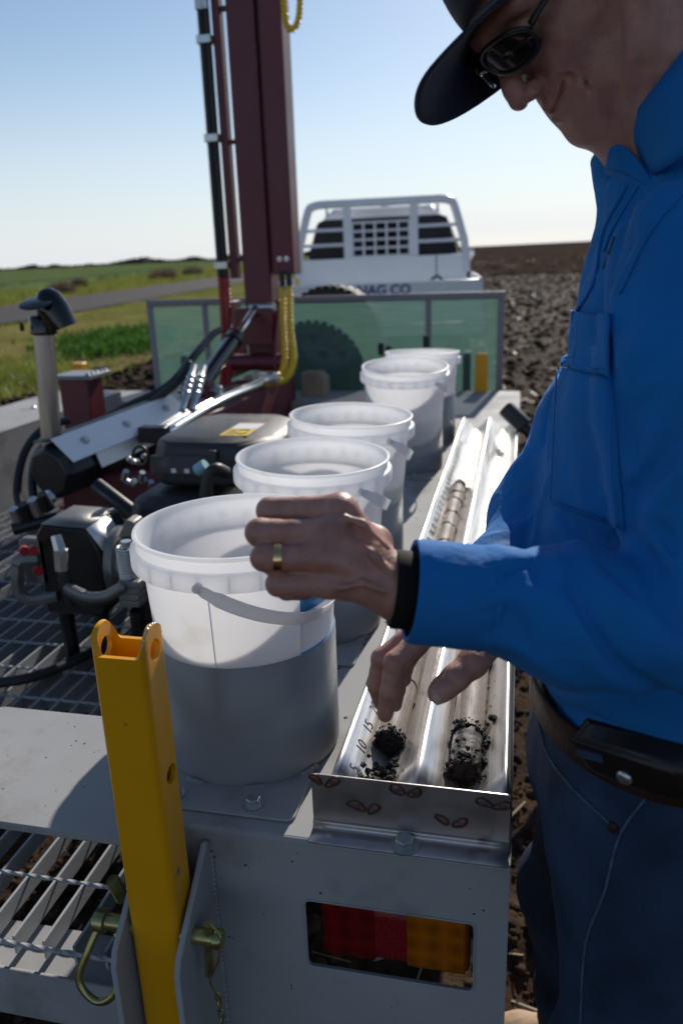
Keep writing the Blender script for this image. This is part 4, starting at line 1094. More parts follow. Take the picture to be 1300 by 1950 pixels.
# air cleaner cover: faceted lid on a deeper box
def loft(rows, m, name, parent, bevel=0.01, smooth=35):
    n = len(rows[0]); mb = MB(); v = np.concatenate([np.array(r) for r in rows]); f = []
    for i in range(len(rows)-1):
        for k in range(n): f.append((i*n+k, i*n+(k+1) % n, (i+1)*n+(k+1) % n, (i+1)*n+k))
    f.append(tuple(range(n-1, -1, -1))); f.append(tuple((len(rows)-1)*n+k for k in range(n)))
    return mb.add(v, f).build(name, m, parent, smooth=smooth, bevel=bevel)
def octo(x0, x1, y0, y1, c, z): return [(x0+c, y0, z), (x1-c*1.6, y0, z), (x1, y0+c*1.8, z), (x1, y1-c, z), (x1-c, y1, z), (x0+c, y1, z), (x0, y1-c, z), (x0, y0+c, z)]
ac = loft([octo(-0.985, -0.610, 1.915, 2.33, 0.045, 0.930), octo(-0.985, -0.605, 1.91, 2.335, 0.045, 0.985), octo(-0.975, -0.645, 1.925, 2.32, 0.05, 1.045), octo(-0.955, -0.680, 1.95, 2.30, 0.05, 1.058)], black_plastic, 'air_cleaner_cover', en, 0.012)
MB().prism(rrect(0.170, 0.052, 0.010, 3, -0.885, 0.992), 0.010, (0, 1.912, 0), ((1, 0, 0), (0, 0, 1), (0, -1, 0))).build('latch_plate', mat('latch_grey', (0.055, 0.058, 0.065), 0.35), en, bevel=0.003)
for x in (-0.90, -0.862):
    MB().span((x-0.007, 1.9005, 0.972), (x+0.007, 1.9015, 0.984)).build('latch_mark', label_white, en)
MB().span((-0.80, 1.900, 0.965), (-0.775, 1.915, 1.035)).build('cover_clip', black_plastic, en, bevel=0.004)
lb = MB().span((-0.795, 1.985, 1.0585), (-0.715, 2.075, 1.0592)).build('warning_label', label_yellow, en)
MB().span((-0.795, 2.078, 1.0585), (-0.715, 2.150, 1.0592)).build('warning_label', label_white, en)
MB().span((-0.795, 2.151, 1.0585), (-0.715, 2.160, 1.0592)).build('warning_label', label_orange, en)
for k in range(4):
    MB().span((-0.787, 1.997+0.018*k, 1.0593), (-0.755-0.006*(k % 2), 2.005+0.018*k, 1.0596)).build('label_print', label_dark, lb)
MB().tube([(-0.741+0.019*math.cos(a), 2.03+0.026*math.sin(a), 1.0594) for a in np.linspace(0, 2*math.pi, 16, endpoint=False)], 0.002, 4, closed=True).build('label_print', label_dark, lb)
# shroud below the cover, fan housing, red tank corner, leads
sh = loft([octo(-1.03, -0.78, 1.83, 2.15, 0.03, 0.70), octo(-1.035, -0.775, 1.825, 2.16, 0.03, 0.80), octo(-1.02, -0.79, 1.84, 2.15, 0.04, 0.895), octo(-0.995, -0.815, 1.865, 2.13, 0.04, 0.915)], black_plastic, 'rocker_cover', en, 0.008)
MB().span((-0.76, 1.84, 0.66), (-0.60, 1.92, 0.90)).build('red_shroud', mat('engine_red', (0.28, 0.008, 0.03), 0.35), en, bevel=0.015)
MB().prism(rrect(0.20, 0.16, 0.03, 4, -0.91, 0.62), 0.12, (0, 1.90, 0), ((1, 0, 0), (0, 0, 1), (0, -1, 0))).build('lower_shroud', black_plastic, en, bevel=0.006)
MB().tube(spline([(-0.7267, 1.8400, 0.9931), (-0.7355, 1.8000, 1.0131), (-0.7526, 1.7900, 0.9989), (-0.7612, 1.7800, 0.9532), (-0.7670, 1.7800, 0.8900)], 8), 0.016, 12).build('breather_hose', rubber, en, smooth=180)
MB().tube([(-0.8060, 1.8400, 0.9954), (-0.7797, 1.8400, 1.0129)], 0.016, 12).build('breather_stub', mat('blue_cap', (0.25, 0.45, 0.52), 0.4), en)
rg = [np.array((-0.9914, 1.9000, 1.0179))+np.array((0.022*math.cos(a), 0.0, 0.026*math.sin(a))) for a in np.linspace(0, 2*math.pi, 20, endpoint=False)]
MB().tube(rg, 0.0045, 8, closed=True).build('lifting_eye', black_paint, en, smooth=180)
for k in range(9):
    p = np.array((-0.9923, 1.8600, 0.9741))+np.array((random.uniform(-.03, .03), random.uniform(-.02, .05), random.uniform(-.04, .04)))
    MB().tube([p, p+np.array((random.uniform(-.02, .02), -0.01, random.uniform(.005, .03)))], 0.008, 8).build('linkage_fitting', zinc, en)
for k in range(7):
    MB().prism(rrect(0.17, 0.15, 0.02, 3, -1.0, 0.73), 0.006, (0, 1.99+0.016*k, 0), ((1, 0, 0), (0, 0, 1), (0, 1, 0))).build('cooling_fin', alu, en)
# muffler with two bright shield plates
mu0, mu1 = np.array((-1.435, 2.14, 0.895)), np.array((-1.3009, 2.7500, 0.9331))
md_ = (mu1-mu0)/np.linalg.norm(mu1-mu0)
muf = MB(); a_, b_, _ = frame_from(md_, (0, 0, 1))
prof = [(0.0, -0.012), (0.075, -0.008), (0.092, 0.012), (0.094, 0.03)]; Lm = np.linalg.norm(mu1-mu0)
muf.lathe(prof+[(0.094, Lm-0.03), (0.092, Lm-0.012), (0.075, Lm+0.008), (0.0, Lm+0.012)], mu0, md_, 8)
mo = muf.build('muffler', black_paint, en, smooth=20, bevel=0.004)
nrm1 = np.array((0.66, -0.20, 0.78)); nrm1 -= md_*(nrm1 @ md_); nrm1 /= np.linalg.norm(nrm1)
side1 = np.cross(nrm1, md_)
def plate(c, lu, lv, n, u, name, parent, m, t=0.004):
    v = np.cross(n, u); return MB().box(c, (lu, lv, t), (u, v, n)).build(name, m, parent, bevel=0.0015)
s1 = plate((mu0+mu1)/2+nrm1*0.104, Lm*1.0, 0.105, nrm1, md_, 'heat_shield', en, shield_m)
for k in (-0.33, 0.0, 0.36):
    q = MB(); hexbolt(q, (mu0+mu1)/2+nrm1*0.107+md_*Lm*k+side1*0.004, nrm1, 0.011, 0.008); q.build('shield_bolt', zinc, s1, smooth=30)
nrm0 = np.array((-0.1, -0.05, 1.0)); nrm0 -= md_*(nrm0 @ md_); nrm0 /= np.linalg.norm(nrm0)
s0 = plate((mu0+mu1)/2+nrm0*0.103+np.cross(md_, nrm0)*0.02*0, Lm*1.02, 0.07, nrm0, md_, 'muffler_top', en, black_plastic)
nrm2 = np.array((0.55, -0.80, 0.18)); nrm2 -= md_*(nrm2 @ md_); nrm2 /= np.linalg.norm(nrm2)
plate((mu0+mu1)/2+nrm2*0.103+md_*0.01-np.array((0, 0, 0.012)), Lm*0.66, 0.062, nrm2, md_, 'heat_shield', en, shield_m)
MB().tube([(-1.1936, 2.0000, 0.8994), (-1.0669, 1.9500, 0.8391), (-0.9967, 1.9300, 0.8011)], 0.024, 10).build('exhaust_header', black_paint, en)
MB().span((-1.50, 2.28, 0.70), (-1.08, 2.33, 0.86)).build('muffler_bracket', maroon, en, bevel=0.01)
ex = MB().tube(spline([(-1.385, 2.20, 0.885), (-1.430, 2.19, 0.865), (-1.447, 2.19, 0.90), (-1.444, 2.19, 1.0), (-1.424, 2.20, 1.335)], 8), 0.031, 28).build('exhaust_pipe', steel_pipe, en, smooth=60)
MB().lathe([(0.033, 0), (0.039, 0.003), (0.039, 0.052), (0.036, 0.056), (0.030, 0.05)], (-1.4235, 2.20, 1.318), (0.03, 0, 1), 28).build('rain_cap_collar', black_gloss, ex)
MB().tube([(-1.465, 2.165, 1.345), (-1.475, 2.16, 1.345)], 0.012, 8).build('collar_bolt', black_gloss, ex)
MB().tube([(-1.421, 2.195, 1.37), (-1.42, 2.195, 1.392)], 0.012, 10).build('cap_hinge', black_gloss, ex)
# hinged flap disc and its counterweight hood
fa, fb, fn = frame_from((0.05, -0.32, 0.95), (1, 0, 0))
MB().lathe([(0.0, 0.004), (0.040, 0.003), (0.0485, 0.0), (0.040, -0.003), (0.0, -0.004)], (-1.402, 2.145, 1.414), (0.06, -0.36, 0.93), 32).build('rain_flap', black_gloss, ex, smooth=50)
hp = np.array((-1.372, 2.21, 1.355)); hd_ = np.array((-0.30, -0.10, 0.95)); hd_ /= np.linalg.norm(hd_)
MB().lathe([(0.0, 0.125), (0.022, 0.12), (0.038, 0.10), (0.048, 0.06), (0.048, 0.0), (0.044, 0.0), (0.044, 0.05), (0.03, 0.095), (0.0, 0.115)], hp-hd_*0.02, hd_, 26).build('rain_hood', black_gloss, ex, smooth=50)

pu = thing('hydraulic_pump', 'black hydraulic pump and filter block with alloy coupling housing on the mesh floor', 'pump', (-1.05, 1.65, 0.54))
MB().prism([(-1.140, 0.68), (-0.985, 0.68), (-0.970, 0.72), (-0.970, 0.85), (-0.998, 0.910), (-1.12, 0.915), (-1.140, 0.89)], 0.16, (0, 1.60, 0), ((1, 0, 0), (0, 0, 1), (0, 1, 0))).build('pump_body', black_paint, pu, bevel=0.006)
MB().add([(-1.118, 1.598, 0.9185), (-0.999, 1.598, 0.9135), (-0.999, 1.75, 0.9135), (-1.118, 1.75, 0.9185)], [(0, 1, 2, 3)]).build('top_cover', alu, pu, solid=0.003)
MB().add([(-0.996, 1.597, 0.9135), (-0.960, 1.597, 0.858), (-0.960, 1.70, 0.858), (-0.996, 1.70, 0.9135)], [(0, 1, 2, 3)]).build('bright_corner', shield_m, pu, solid=0.003)
MB().lathe([(0.0, 0), (0.088, 0.0), (0.092, 0.006), (0.092, 0.022), (0.080, 0.028), (0.076, 0.10), (0.070, 0.15), (0.0, 0.15)], (-0.962, 1.66, 0.805), (1, 0.1, 0), 32).build('coupling_housing', alu, pu, smooth=35)
MB().prism([(-0.93, 0.885), (-0.875, 0.885), (-0.885, 0.925), (-0.905, 0.93)], 0.05, (0, 1.62, 0), ((1, 0, 0), (0, 0, 1), (0, 1, 0))).build('lifting_lug', alu, pu, bevel=0.004)
ft = [(-1.0285, 1.5200, 0.9204), (-1.0167, 1.5100, 0.8884), (-1.0203, 1.5100, 0.8400)]
MB().tube([ft[0], ft[1], np.array(ft[1])+1e-3, ft[2]], [0.012, 0.014, 0.017, 0.016], 6).build('hose_elbow', zinc, pu, smooth=30)
MB().tube([ft[2], (-1.0162, 1.5100, 0.8138), (-1.0102, 1.5200, 0.7495)], [0.013, 0.014, 0.016], 10).build('pump_hose', rubber, pu)
el = spline([(-1.1436, 1.6000, 0.8252), (-1.1767, 1.5800, 0.8271), (-1.1850, 1.5700, 0.8001), (-1.1877, 1.5700, 0.7438), (-1.1626, 1.5800, 0.7240), (-1.1041, 1.6000, 0.7288)], 5)
MB().tube(el, [0.019]*8+[0.015]*(len(el)-8), 8).build('steel_elbow', alu, pu, smooth=30)
for p in ((-1.1495, 1.5600, 0.8648), (-1.1249, 1.5600, 0.8673), (-1.1197, 1.5600, 0.8146)):
    p = np.array(p); MB().tube([p, p+np.array((0.01, -0.01, 0.0))], 0.012, 10).build('red_plug', red_sleeve, pu)
MB().prism(rrect(0.07, 0.12, 0.01, 3, (-1.1551, 1.6000, 0.8177)[0], (-1.1551, 1.6000, 0.8177)[2]), 0.03, (0, 1.60, 0), ((1, 0, 0), (0, 0, 1), (0, 1, 0))).build('port_block', alu, pu, bevel=0.004)
# filter head with levers above-left of the pump
f0, f1 = np.array((-1.2882, 1.7800, 0.8809)), np.array((-1.2546, 1.8600, 0.9070))
MB().tube([f0, f0+(f1-f0)*0.3, f0+(f1-f0)*0.31, f1], [0.013, 0.013, 0.020, 0.020], 12).build('valve_handle', zinc, pu, smooth=30)
for k in range(4):
    p = np.array((-1.2942, 1.7600, 0.8618))*(1-k/3)+np.array((-1.2156, 1.7800, 0.8983))*(k/3); MB().tube([p, p+np.array((0.0, -0.02, 0.045))], [0.019, 0.013], 10).build('valve_stub', black_paint if k % 2 else zinc, pu)
MB().tube([(-1.3036, 1.7400, 0.8489), (-1.2047, 1.8000, 0.8670)], 0.017, 10).build('valve_body', black_paint, pu)
MB().tube(spline([(-1.0044, 1.5000, 0.7988), (-0.9341, 1.4600, 0.8009), (-0.8762, 1.4400, 0.8120), (-0.8242, 1.4400, 0.8415)], 8), 0.013, 12).build('silver_hose', alu, pu, smooth=180)
MB().tube(spline([(-1.0342, 1.5300, 0.8112), (-0.9932, 1.5000, 0.7836), (-0.9031, 1.4600, 0.7899), (-0.8211, 1.4600, 0.8269)], 8), 0.014, 12).build('pump_hose', rubber, pu, smooth=180)
sp = []
for k in range(120):
    t = k/119; c = np.array((-0.8268, 1.4700, 0.9223))*(1-t)+np.array((-0.8261, 1.4700, 0.8477))*t
    sp.append(c+0.020*np.array((math.cos(k*0.63), math.sin(k*0.63), 0)))
MB().tube(sp, 0.0038, 6).build('coil_spring', zinc, pu, smooth=180)
MB().tube([(-0.8252, 1.4700, 0.9346), (-0.8299, 1.4700, 0.7966)], 0.012, 10).build('spring_rod', zinc, pu)
for k in range(4):
    p = np.array((-0.8166, 1.4600, 0.8423))*(1-k/3)+np.array((-0.8198, 1.4600, 0.7965))*(k/3); MB().box(p, (0.05, 0.04, 0.016)).build('carburettor_part', alu, pu, bevel=0.003)
for k in range(3):
    MB().tube([(-1.12+0.1*k, 1.65, 0.53), (-1.12+0.1*k, 1.65, 0.68)], 0.02, 8).build('pump_foot', black_paint, pu)

# control levers, block, tube tool
for (q, zt_, lab) in (((-0.722, 4.25, 0), 1.078, 'left control lever with black knob behind the buckets'), ((-0.680, 4.25, 0), 1.062, 'middle control lever with black knob behind the buckets'), ((-0.486, 4.25, 0), 1.115, 'right control lever with black knob, tallest of the three')):
    t = thing('control_lever', lab, 'lever', (q[0], q[1], ZD), 'control levers at the front of the deck')
    top = np.array((q[0]+(0.0 if q[0] > -0.5 else -0.008), q[1], zt_))
    MB().tube([(q[0]+0.01, q[1], ZD), top-np.array((0, 0, 0.05))], 0.007, 10).build('rod', chrome, t)
    MB().tube([top-np.array((0, 0, 0.065)), top-np.array((0, 0, 0.06)), top-np.array((0, 0, 0.006)), top], [0.012, 0.016, 0.017, 0.012], 14).build('knob', black_plastic, t)
o = MB().prism([(-1.16, 0.795), (-1.03, 0.795), (-1.03, 0.90), (-1.06, 0.93), (-1.16, 0.93)], 0.13, (0, 4.16, 0), ((1, 0, 0), (0, 0, 1), (0, 1, 0))).build('wheel_chock', timber, None, bevel=0.006, loc=(-1.1, 4.2, ZD))
tag(o, 'worn grey block resting on the front deck beside the mast foot', 'block')
tl = thing('sampling_tube', 'black steel tube with a wider socket end leaning on the far end of the tray', 'tube', (-0.0365, 3.0000, 0.9380))
q0, q1, q2, q3 = np.array((-0.0431, 3.0200, 0.9503)), np.array((0.0294, 2.9900, 0.8863)), np.array((0.1127, 2.9500, 0.8037)), np.array((0.52, 2.6, 0.06))
dd = (q1-q0)/np.linalg.norm(q1-q0)
MB().lathe([(0.018, 0.03), (0.018, 0.0), (0.0315, -0.002), (0.0335, 0.004), (0.0335, np.linalg.norm(q1-q0)), (0.024, np.linalg.norm(q1-q0)+0.004)], q0, dd, 26).build('socket_end', black_plastic, tl, smooth=40)
MB().tube([q1-dd*0.03, q2, q3], 0.023, 18).build('tube_shaft', black_paint, tl)

# ============================================================ SHADE PANEL, SPARE WHEEL
sp_ = thing('shade_panel', 'green shade cloth panel in a grey steel frame across the trailer front', 'screen', (-1.13, 4.5, 0.75))
SX0, SX1, SZ0, SZ1, SY = -2.185, -0.085, 0.60, 1.322, 4.47
for (lo, hi) in (((SX0, SY, SZ1-0.033), (SX1, SY+0.035, SZ1)), ((SX0, SY, SZ0), (SX1, SY+0.035, SZ0+0.033)), ((SX0, SY+0.001, SZ0+0.034), (SX0+0.035, SY+0.034, SZ1-0.034)), ((SX1-0.035, SY+0.001, SZ0+0.034), (SX1, SY+0.034, SZ1-0.034)),
                 ((-1.835, SY+0.001, SZ0+0.034), (-1.803, SY+0.034, SZ1-0.034)), ((-0.515, SY+0.001, SZ0+0.034), (-0.483, SY+0.034, SZ1-0.034))):
    MB().span(lo, hi).build('frame_bar', frame_grey, sp_, bevel=0.003)
for (xa, xb) in ((SX0+0.036, -1.836), (-1.802, -0.516), (-0.482, SX1-0.036)):
    nx_, nz2 = 40, 16; xs = np.linspace(xa, xb, nx_); zs = np.linspace(SZ0+0.034, SZ1-0.034, nz2)
    Xg, Zg2 = np.meshgrid(xs, zs); Yg = SY+0.018+0.004*fbm(np.stack([Xg*2.2, 0*Xg, Zg2*9], -1).reshape(-1, 3), 77, 2).reshape(Xg.shape)
    MB().grid(np.stack([Xg, Yg, Zg2], -1)).build('cloth_panel', shade_net, sp_, smooth=180)
for xw in (-2.0, -0.3):
    MB().span((xw, SY+0.036, 0.60), (xw+0.04, SY+0.076, 1.0)).build('panel_stay', frame_grey, sp_)

def wheel(name, c, R, wdt, axis, label=None, parent=None, cat='wheel'):
    if parent is None: t = thing(name, label, cat, tuple(c))
    else: t = parent
    h = wdt/2
    ty = MB().lathe([(R*0.60, -h*0.75), (R*0.78, -h), (R*0.93, -h*0.96), (R*0.985, -h*0.72), (R*0.985, h*0.72), (R*0.93, h*0.96), (R*0.78, h), (R*0.60, h*0.75)], c, axis, 64, closed=True).build('tyre', tyre_m, t, smooth=40)
    a, b, d = frame_from(axis, (0, 0, 1)); tb = MB(); nlug = 40
    for k in range(nlug):
        for s in (-1, 1):
            an = 2*math.pi*(k+0.25*s)/nlug; rd = math.cos(an)*a+math.sin(an)*b; tn = np.cross(d, rd)
            tb.box(np.array(c)+rd*R*0.985+d*s*h*0.55, (R*0.105, h*0.72, R*0.030), (tn, d, rd))
    o = tb.build('tread_blocks', tyre_m, ty); o['kind'] = 'stuff'
    rm = MB().lathe([(0.0, -h*0.15), (R*0.18, -h*0.2), (R*0.24, -h*0.05), (R*0.52, -h*0.35), (R*0.585, -h*0.70), (R*0.61, -h*0.76), (R*0.61, h*0.76), (R*0.52, h*0.3), (0.0, h*0.2)], c, axis, 48).build('rim', rim_m, t, smooth=40)
    for k in range(6):
        an = 2*math.pi*k/6; rd = math.cos(an)*a+math.sin(an)*b
        MB().lathe([(0.0, 0.004), (R*0.075, 0.004), (R*0.09, 0.0)], np.array(c)+rd*R*0.38-d*h*0.27, -d, 16).build('rim_hole', black_paint, rm)
    return t
wheel('spare_wheel', (-1.145, 4.90, 1.052), 0.318, 0.22, (0, 1, 0.0), 'spare wheel with chunky tyre upright behind the green shade cloth')
# ============================================================ UTE
ut = thing('ute', 'white utility truck with tray, headboard bars and dark rear window, parked ahead of the trailer', 'ute', (0, 0, 0))
W2 = 0.93
MB().span((-W2, 0.0, 0.96), (W2, 0.035, 1.285)).build('tailgate', white_paint, ut, bevel=0.008)
MB().span((-W2, 0.0, 0.86), (W2, 1.95, 0.955)).build('tray_floor', mat('tray_alloy', (0.55, 0.57, 0.6), 0.35, metal=0.4), ut, bevel=0.004)
for s in (-1, 1):
    MB().span((s*W2-0.018*s-0.018, 0.04, 0.957), (s*W2-0.018*s+0.018, 1.80, 1.275)).build('tray_side', white_paint, ut, bevel=0.008)
    MB().tube([(s*(W2-0.018), 0.0, 1.28), (s*(W2-0.018), 1.8, 1.28)], 0.018, 8).build('tray_rail', white_bar, ut)
fc = bpy.data.curves.new('lettering', 'FONT'); fc.body = 'NAG CO'; fc.size = 0.108; fc.align_x = 'LEFT'; fc.extrude = 0.001; fc.offset = 0.003
to = text_mesh(fc, 'lettering'); to.data.materials.append(lettering); to.parent = ut; to.location = (-0.068, -0.0025, 1.192); to.rotation_euler = (math.radians(90), 0, 0)
HY = 1.86
MB().span((-0.86, HY-0.02, 0.96), (0.86, HY+0.02, 1.475)).build('headboard_panel', white_paint, ut, bevel=0.006)
arch = [(-0.86, HY, 1.30), (-0.835, HY, 1.60), (-0.735, HY, 1.93), (-0.68, HY, 1.985), (-0.60, HY, 2.0), (0.60, HY, 2.0), (0.68, HY, 1.985), (0.735, HY, 1.93), (0.835, HY, 1.60), (0.86, HY, 1.30)]
arch = [arch[0], arch[1]]+[tuple(p) for p in spline(arch[1:5], 5)]+[tuple(p) for p in spline(arch[5:9], 5)]+[arch[8], arch[9]]
MB().tube(arch, 0.040, 14).build('headboard_hoop', white_bar, ut, smooth=60)
for x in (-0.335, 0.335):
    MB().span((x-0.042, HY-0.025, 1.4755), (x+0.042, HY+0.025, 1.975)).build('upright_bar', white_bar, ut, bevel=0.005)
for z, hw in ((1.755, 0.775), (1.61, 0.825)):
    MB().tube([(-hw, HY-0.005, z), (-0.378, HY-0.005, z)], 0.018, 10).build('cross_bar', white_bar, ut)
    MB().tube([(0.378, HY-0.005, z), (hw, HY-0.005, z)], 0.018, 10).build('cross_bar', white_bar, ut)
for k in range(5):
    z = 1.475+0.082*k
    MB().span((-0.292, HY-0.012, z+0.0005), (0.292, HY+0.010, z+0.020)).build('guard_bar', white_bar, ut)
for k in range(4):
    x = -0.292+0.1168*(k+1)
    MB().span((x-0.010, HY-0.010, 1.4757), (x+0.010, HY+0.008, 1.803)).build('guard_bar', white_bar, ut)
for x in (-0.286, 0.286):
    MB().span((x-0.008, HY-0.0105, 1.4758), (x+0.008, HY+0.0085, 1.805)).build('guard_bar', white_bar, ut)
# cab
cabx = lambda z: 0.79-0.17*max(0, (z-1.42)/0.5)
def ring(y, zs): 
    r = []
    return r
rows = []
for (y, top, sh) in ((2.02, 1.90, 0.0), (2.10, 1.965, 0.0), (2.6, 1.985, 0.0), (3.3, 1.955, 0.0), (3.55, 1.90, 0.02), (4.05, 1.47, 0.05), (4.15, 1.42, 0.05)):
    w0, w1 = 0.84, 0.84-0.24*max(0, (top-1.40))/0.55
    rows.append([(-w0, y, 0.55), (w0, y, 0.55), (w0+0.01, y, 1.0), (w0, y, 1.38), (w1, y, top-0.07), (w1-0.09, y, top), (-w1+0.09, y, top), (-w1, y, top-0.07), (-w0, y, 1.38), (-w0-0.01, y, 1.0)])
loft(rows, white_paint, 'cab', ut, 0.02, 40)
loft([[(-0.82, 4.1, 0.5), (0.82, 4.1, 0.5), (0.82, 4.1, 1.2), (0.75, 4.1, 1.38), (-0.75, 4.1, 1.38), (-0.82, 4.1, 1.2)], [(-0.80, 5.1, 0.5), (0.80, 5.1, 0.5), (0.80, 5.1, 1.05), (0.72, 5.1, 1.22), (-0.72, 5.1, 1.22), (-0.80, 5.1, 1.05)]], white_paint, 'bonnet', ut, 0.03)
rw = [(-0.765, 1.445), (0.765, 1.445), (0.775, 1.50), (0.665, 1.835), (0.60, 1.86), (-0.60, 1.86), (-0.665, 1.835), (-0.775, 1.50)]
wn = MB().prism(rounded(rw+[rw[0]], 0.03), 0.012, (0, 2.014, 0), ((1, 0, 0), (0, 0, 1), (0, -1, 0))).build('rear_window', glass_dark, ut, bevel=0.004)
for x in (-0.30, 0.30):
    MB().span((x-0.008, 1.9985, 1.46), (x+0.008, 2.0015, 1.85)).build('window_slider', black_paint, wn)
for s in (-1, 1):
    MB().add([(s*0.848, 2.15, 1.42), (s*0.848, 3.7, 1.42), (s*0.67, 3.35, 1.86), (s*0.655, 2.25, 1.86)], [(0, 1, 2, 3)]).build('side_window', glass_dark, ut, solid=0.004)
    m_ = MB().box((s*0.95, 3.65, 1.44), (0.10, 0.08, 0.15)).build('door_mirror', chrome, ut, bevel=0.02)
    MB().tube([(s*0.84, 3.7, 1.42), (s*0.93, 3.66, 1.44)], 0.018, 8).build('mirror_arm', black_plastic, m_)
    MB().tube([(s*0.57, 2.09, 1.85), (s*0.57, 2.09, 1.97)], 0.012, 6).build('roof_clip', black_plastic, ut)
MB().span((-0.45, 2.035, 1.925), (0.45, 2.075, 1.955)).build('brake_light_fairing', white_paint, ut, bevel=0.01)
MB().tube([(0.02, 2.3, 1.98), (0.02, 2.3, 2.03), (0.02, 2.3, 2.045)], [0.05, 0.03, 0.005], 12).build('roof_aerial', white_bar, ut)
MB().tube([(0.555, HY-0.024, 1.475), (0.558, HY-0.024, 1.28)], 0.005, 6).build('hanging_cable', rubber, ut)
MB().tube([(0.56+0.05*math.cos(a), HY-0.03, 1.215+0.05*math.sin(a)) for a in np.linspace(0, 2*math.pi, 20, endpoint=False)], 0.012, 8, closed=True).build('cable_coil', rubber, ut)
for s in (-1, 1):
    for y in (0.95, 4.45):
        c = (s*0.78, y, 0.37); wl = MB().lathe([(0.21, -0.10), (0.33, -0.12), (0.37, -0.08), (0.37, 0.08), (0.33, 0.12), (0.21, 0.10)], c, (1, 0, 0), 32, closed=True).build('wheel', tyre_m, ut)
        MB().lathe([(0.0, 0.03), (0.14, 0.05), (0.215, 0.09), (0.215, -0.09), (0.14, -0.05), (0.0, -0.03)], c, (1, 0, 0), 28).build('rim', rim_m, wl)
    MB().span((s*0.62-0.16, -0.012, 0.80), (s*0.62+0.16, 0.03, 0.858)).build('tail_lamp', red_lens, ut, bevel=0.004)
MB().span((-0.5, 0.5, 0.45), (0.5, 4.9, 0.75)).build('chassis', black_paint, ut)
ut.location = (-1.215, 6.45, float(gz(-1.2, 7.5))-0.04); ut.rotation_euler = (0.008, -0.008, math.radians(5.5))

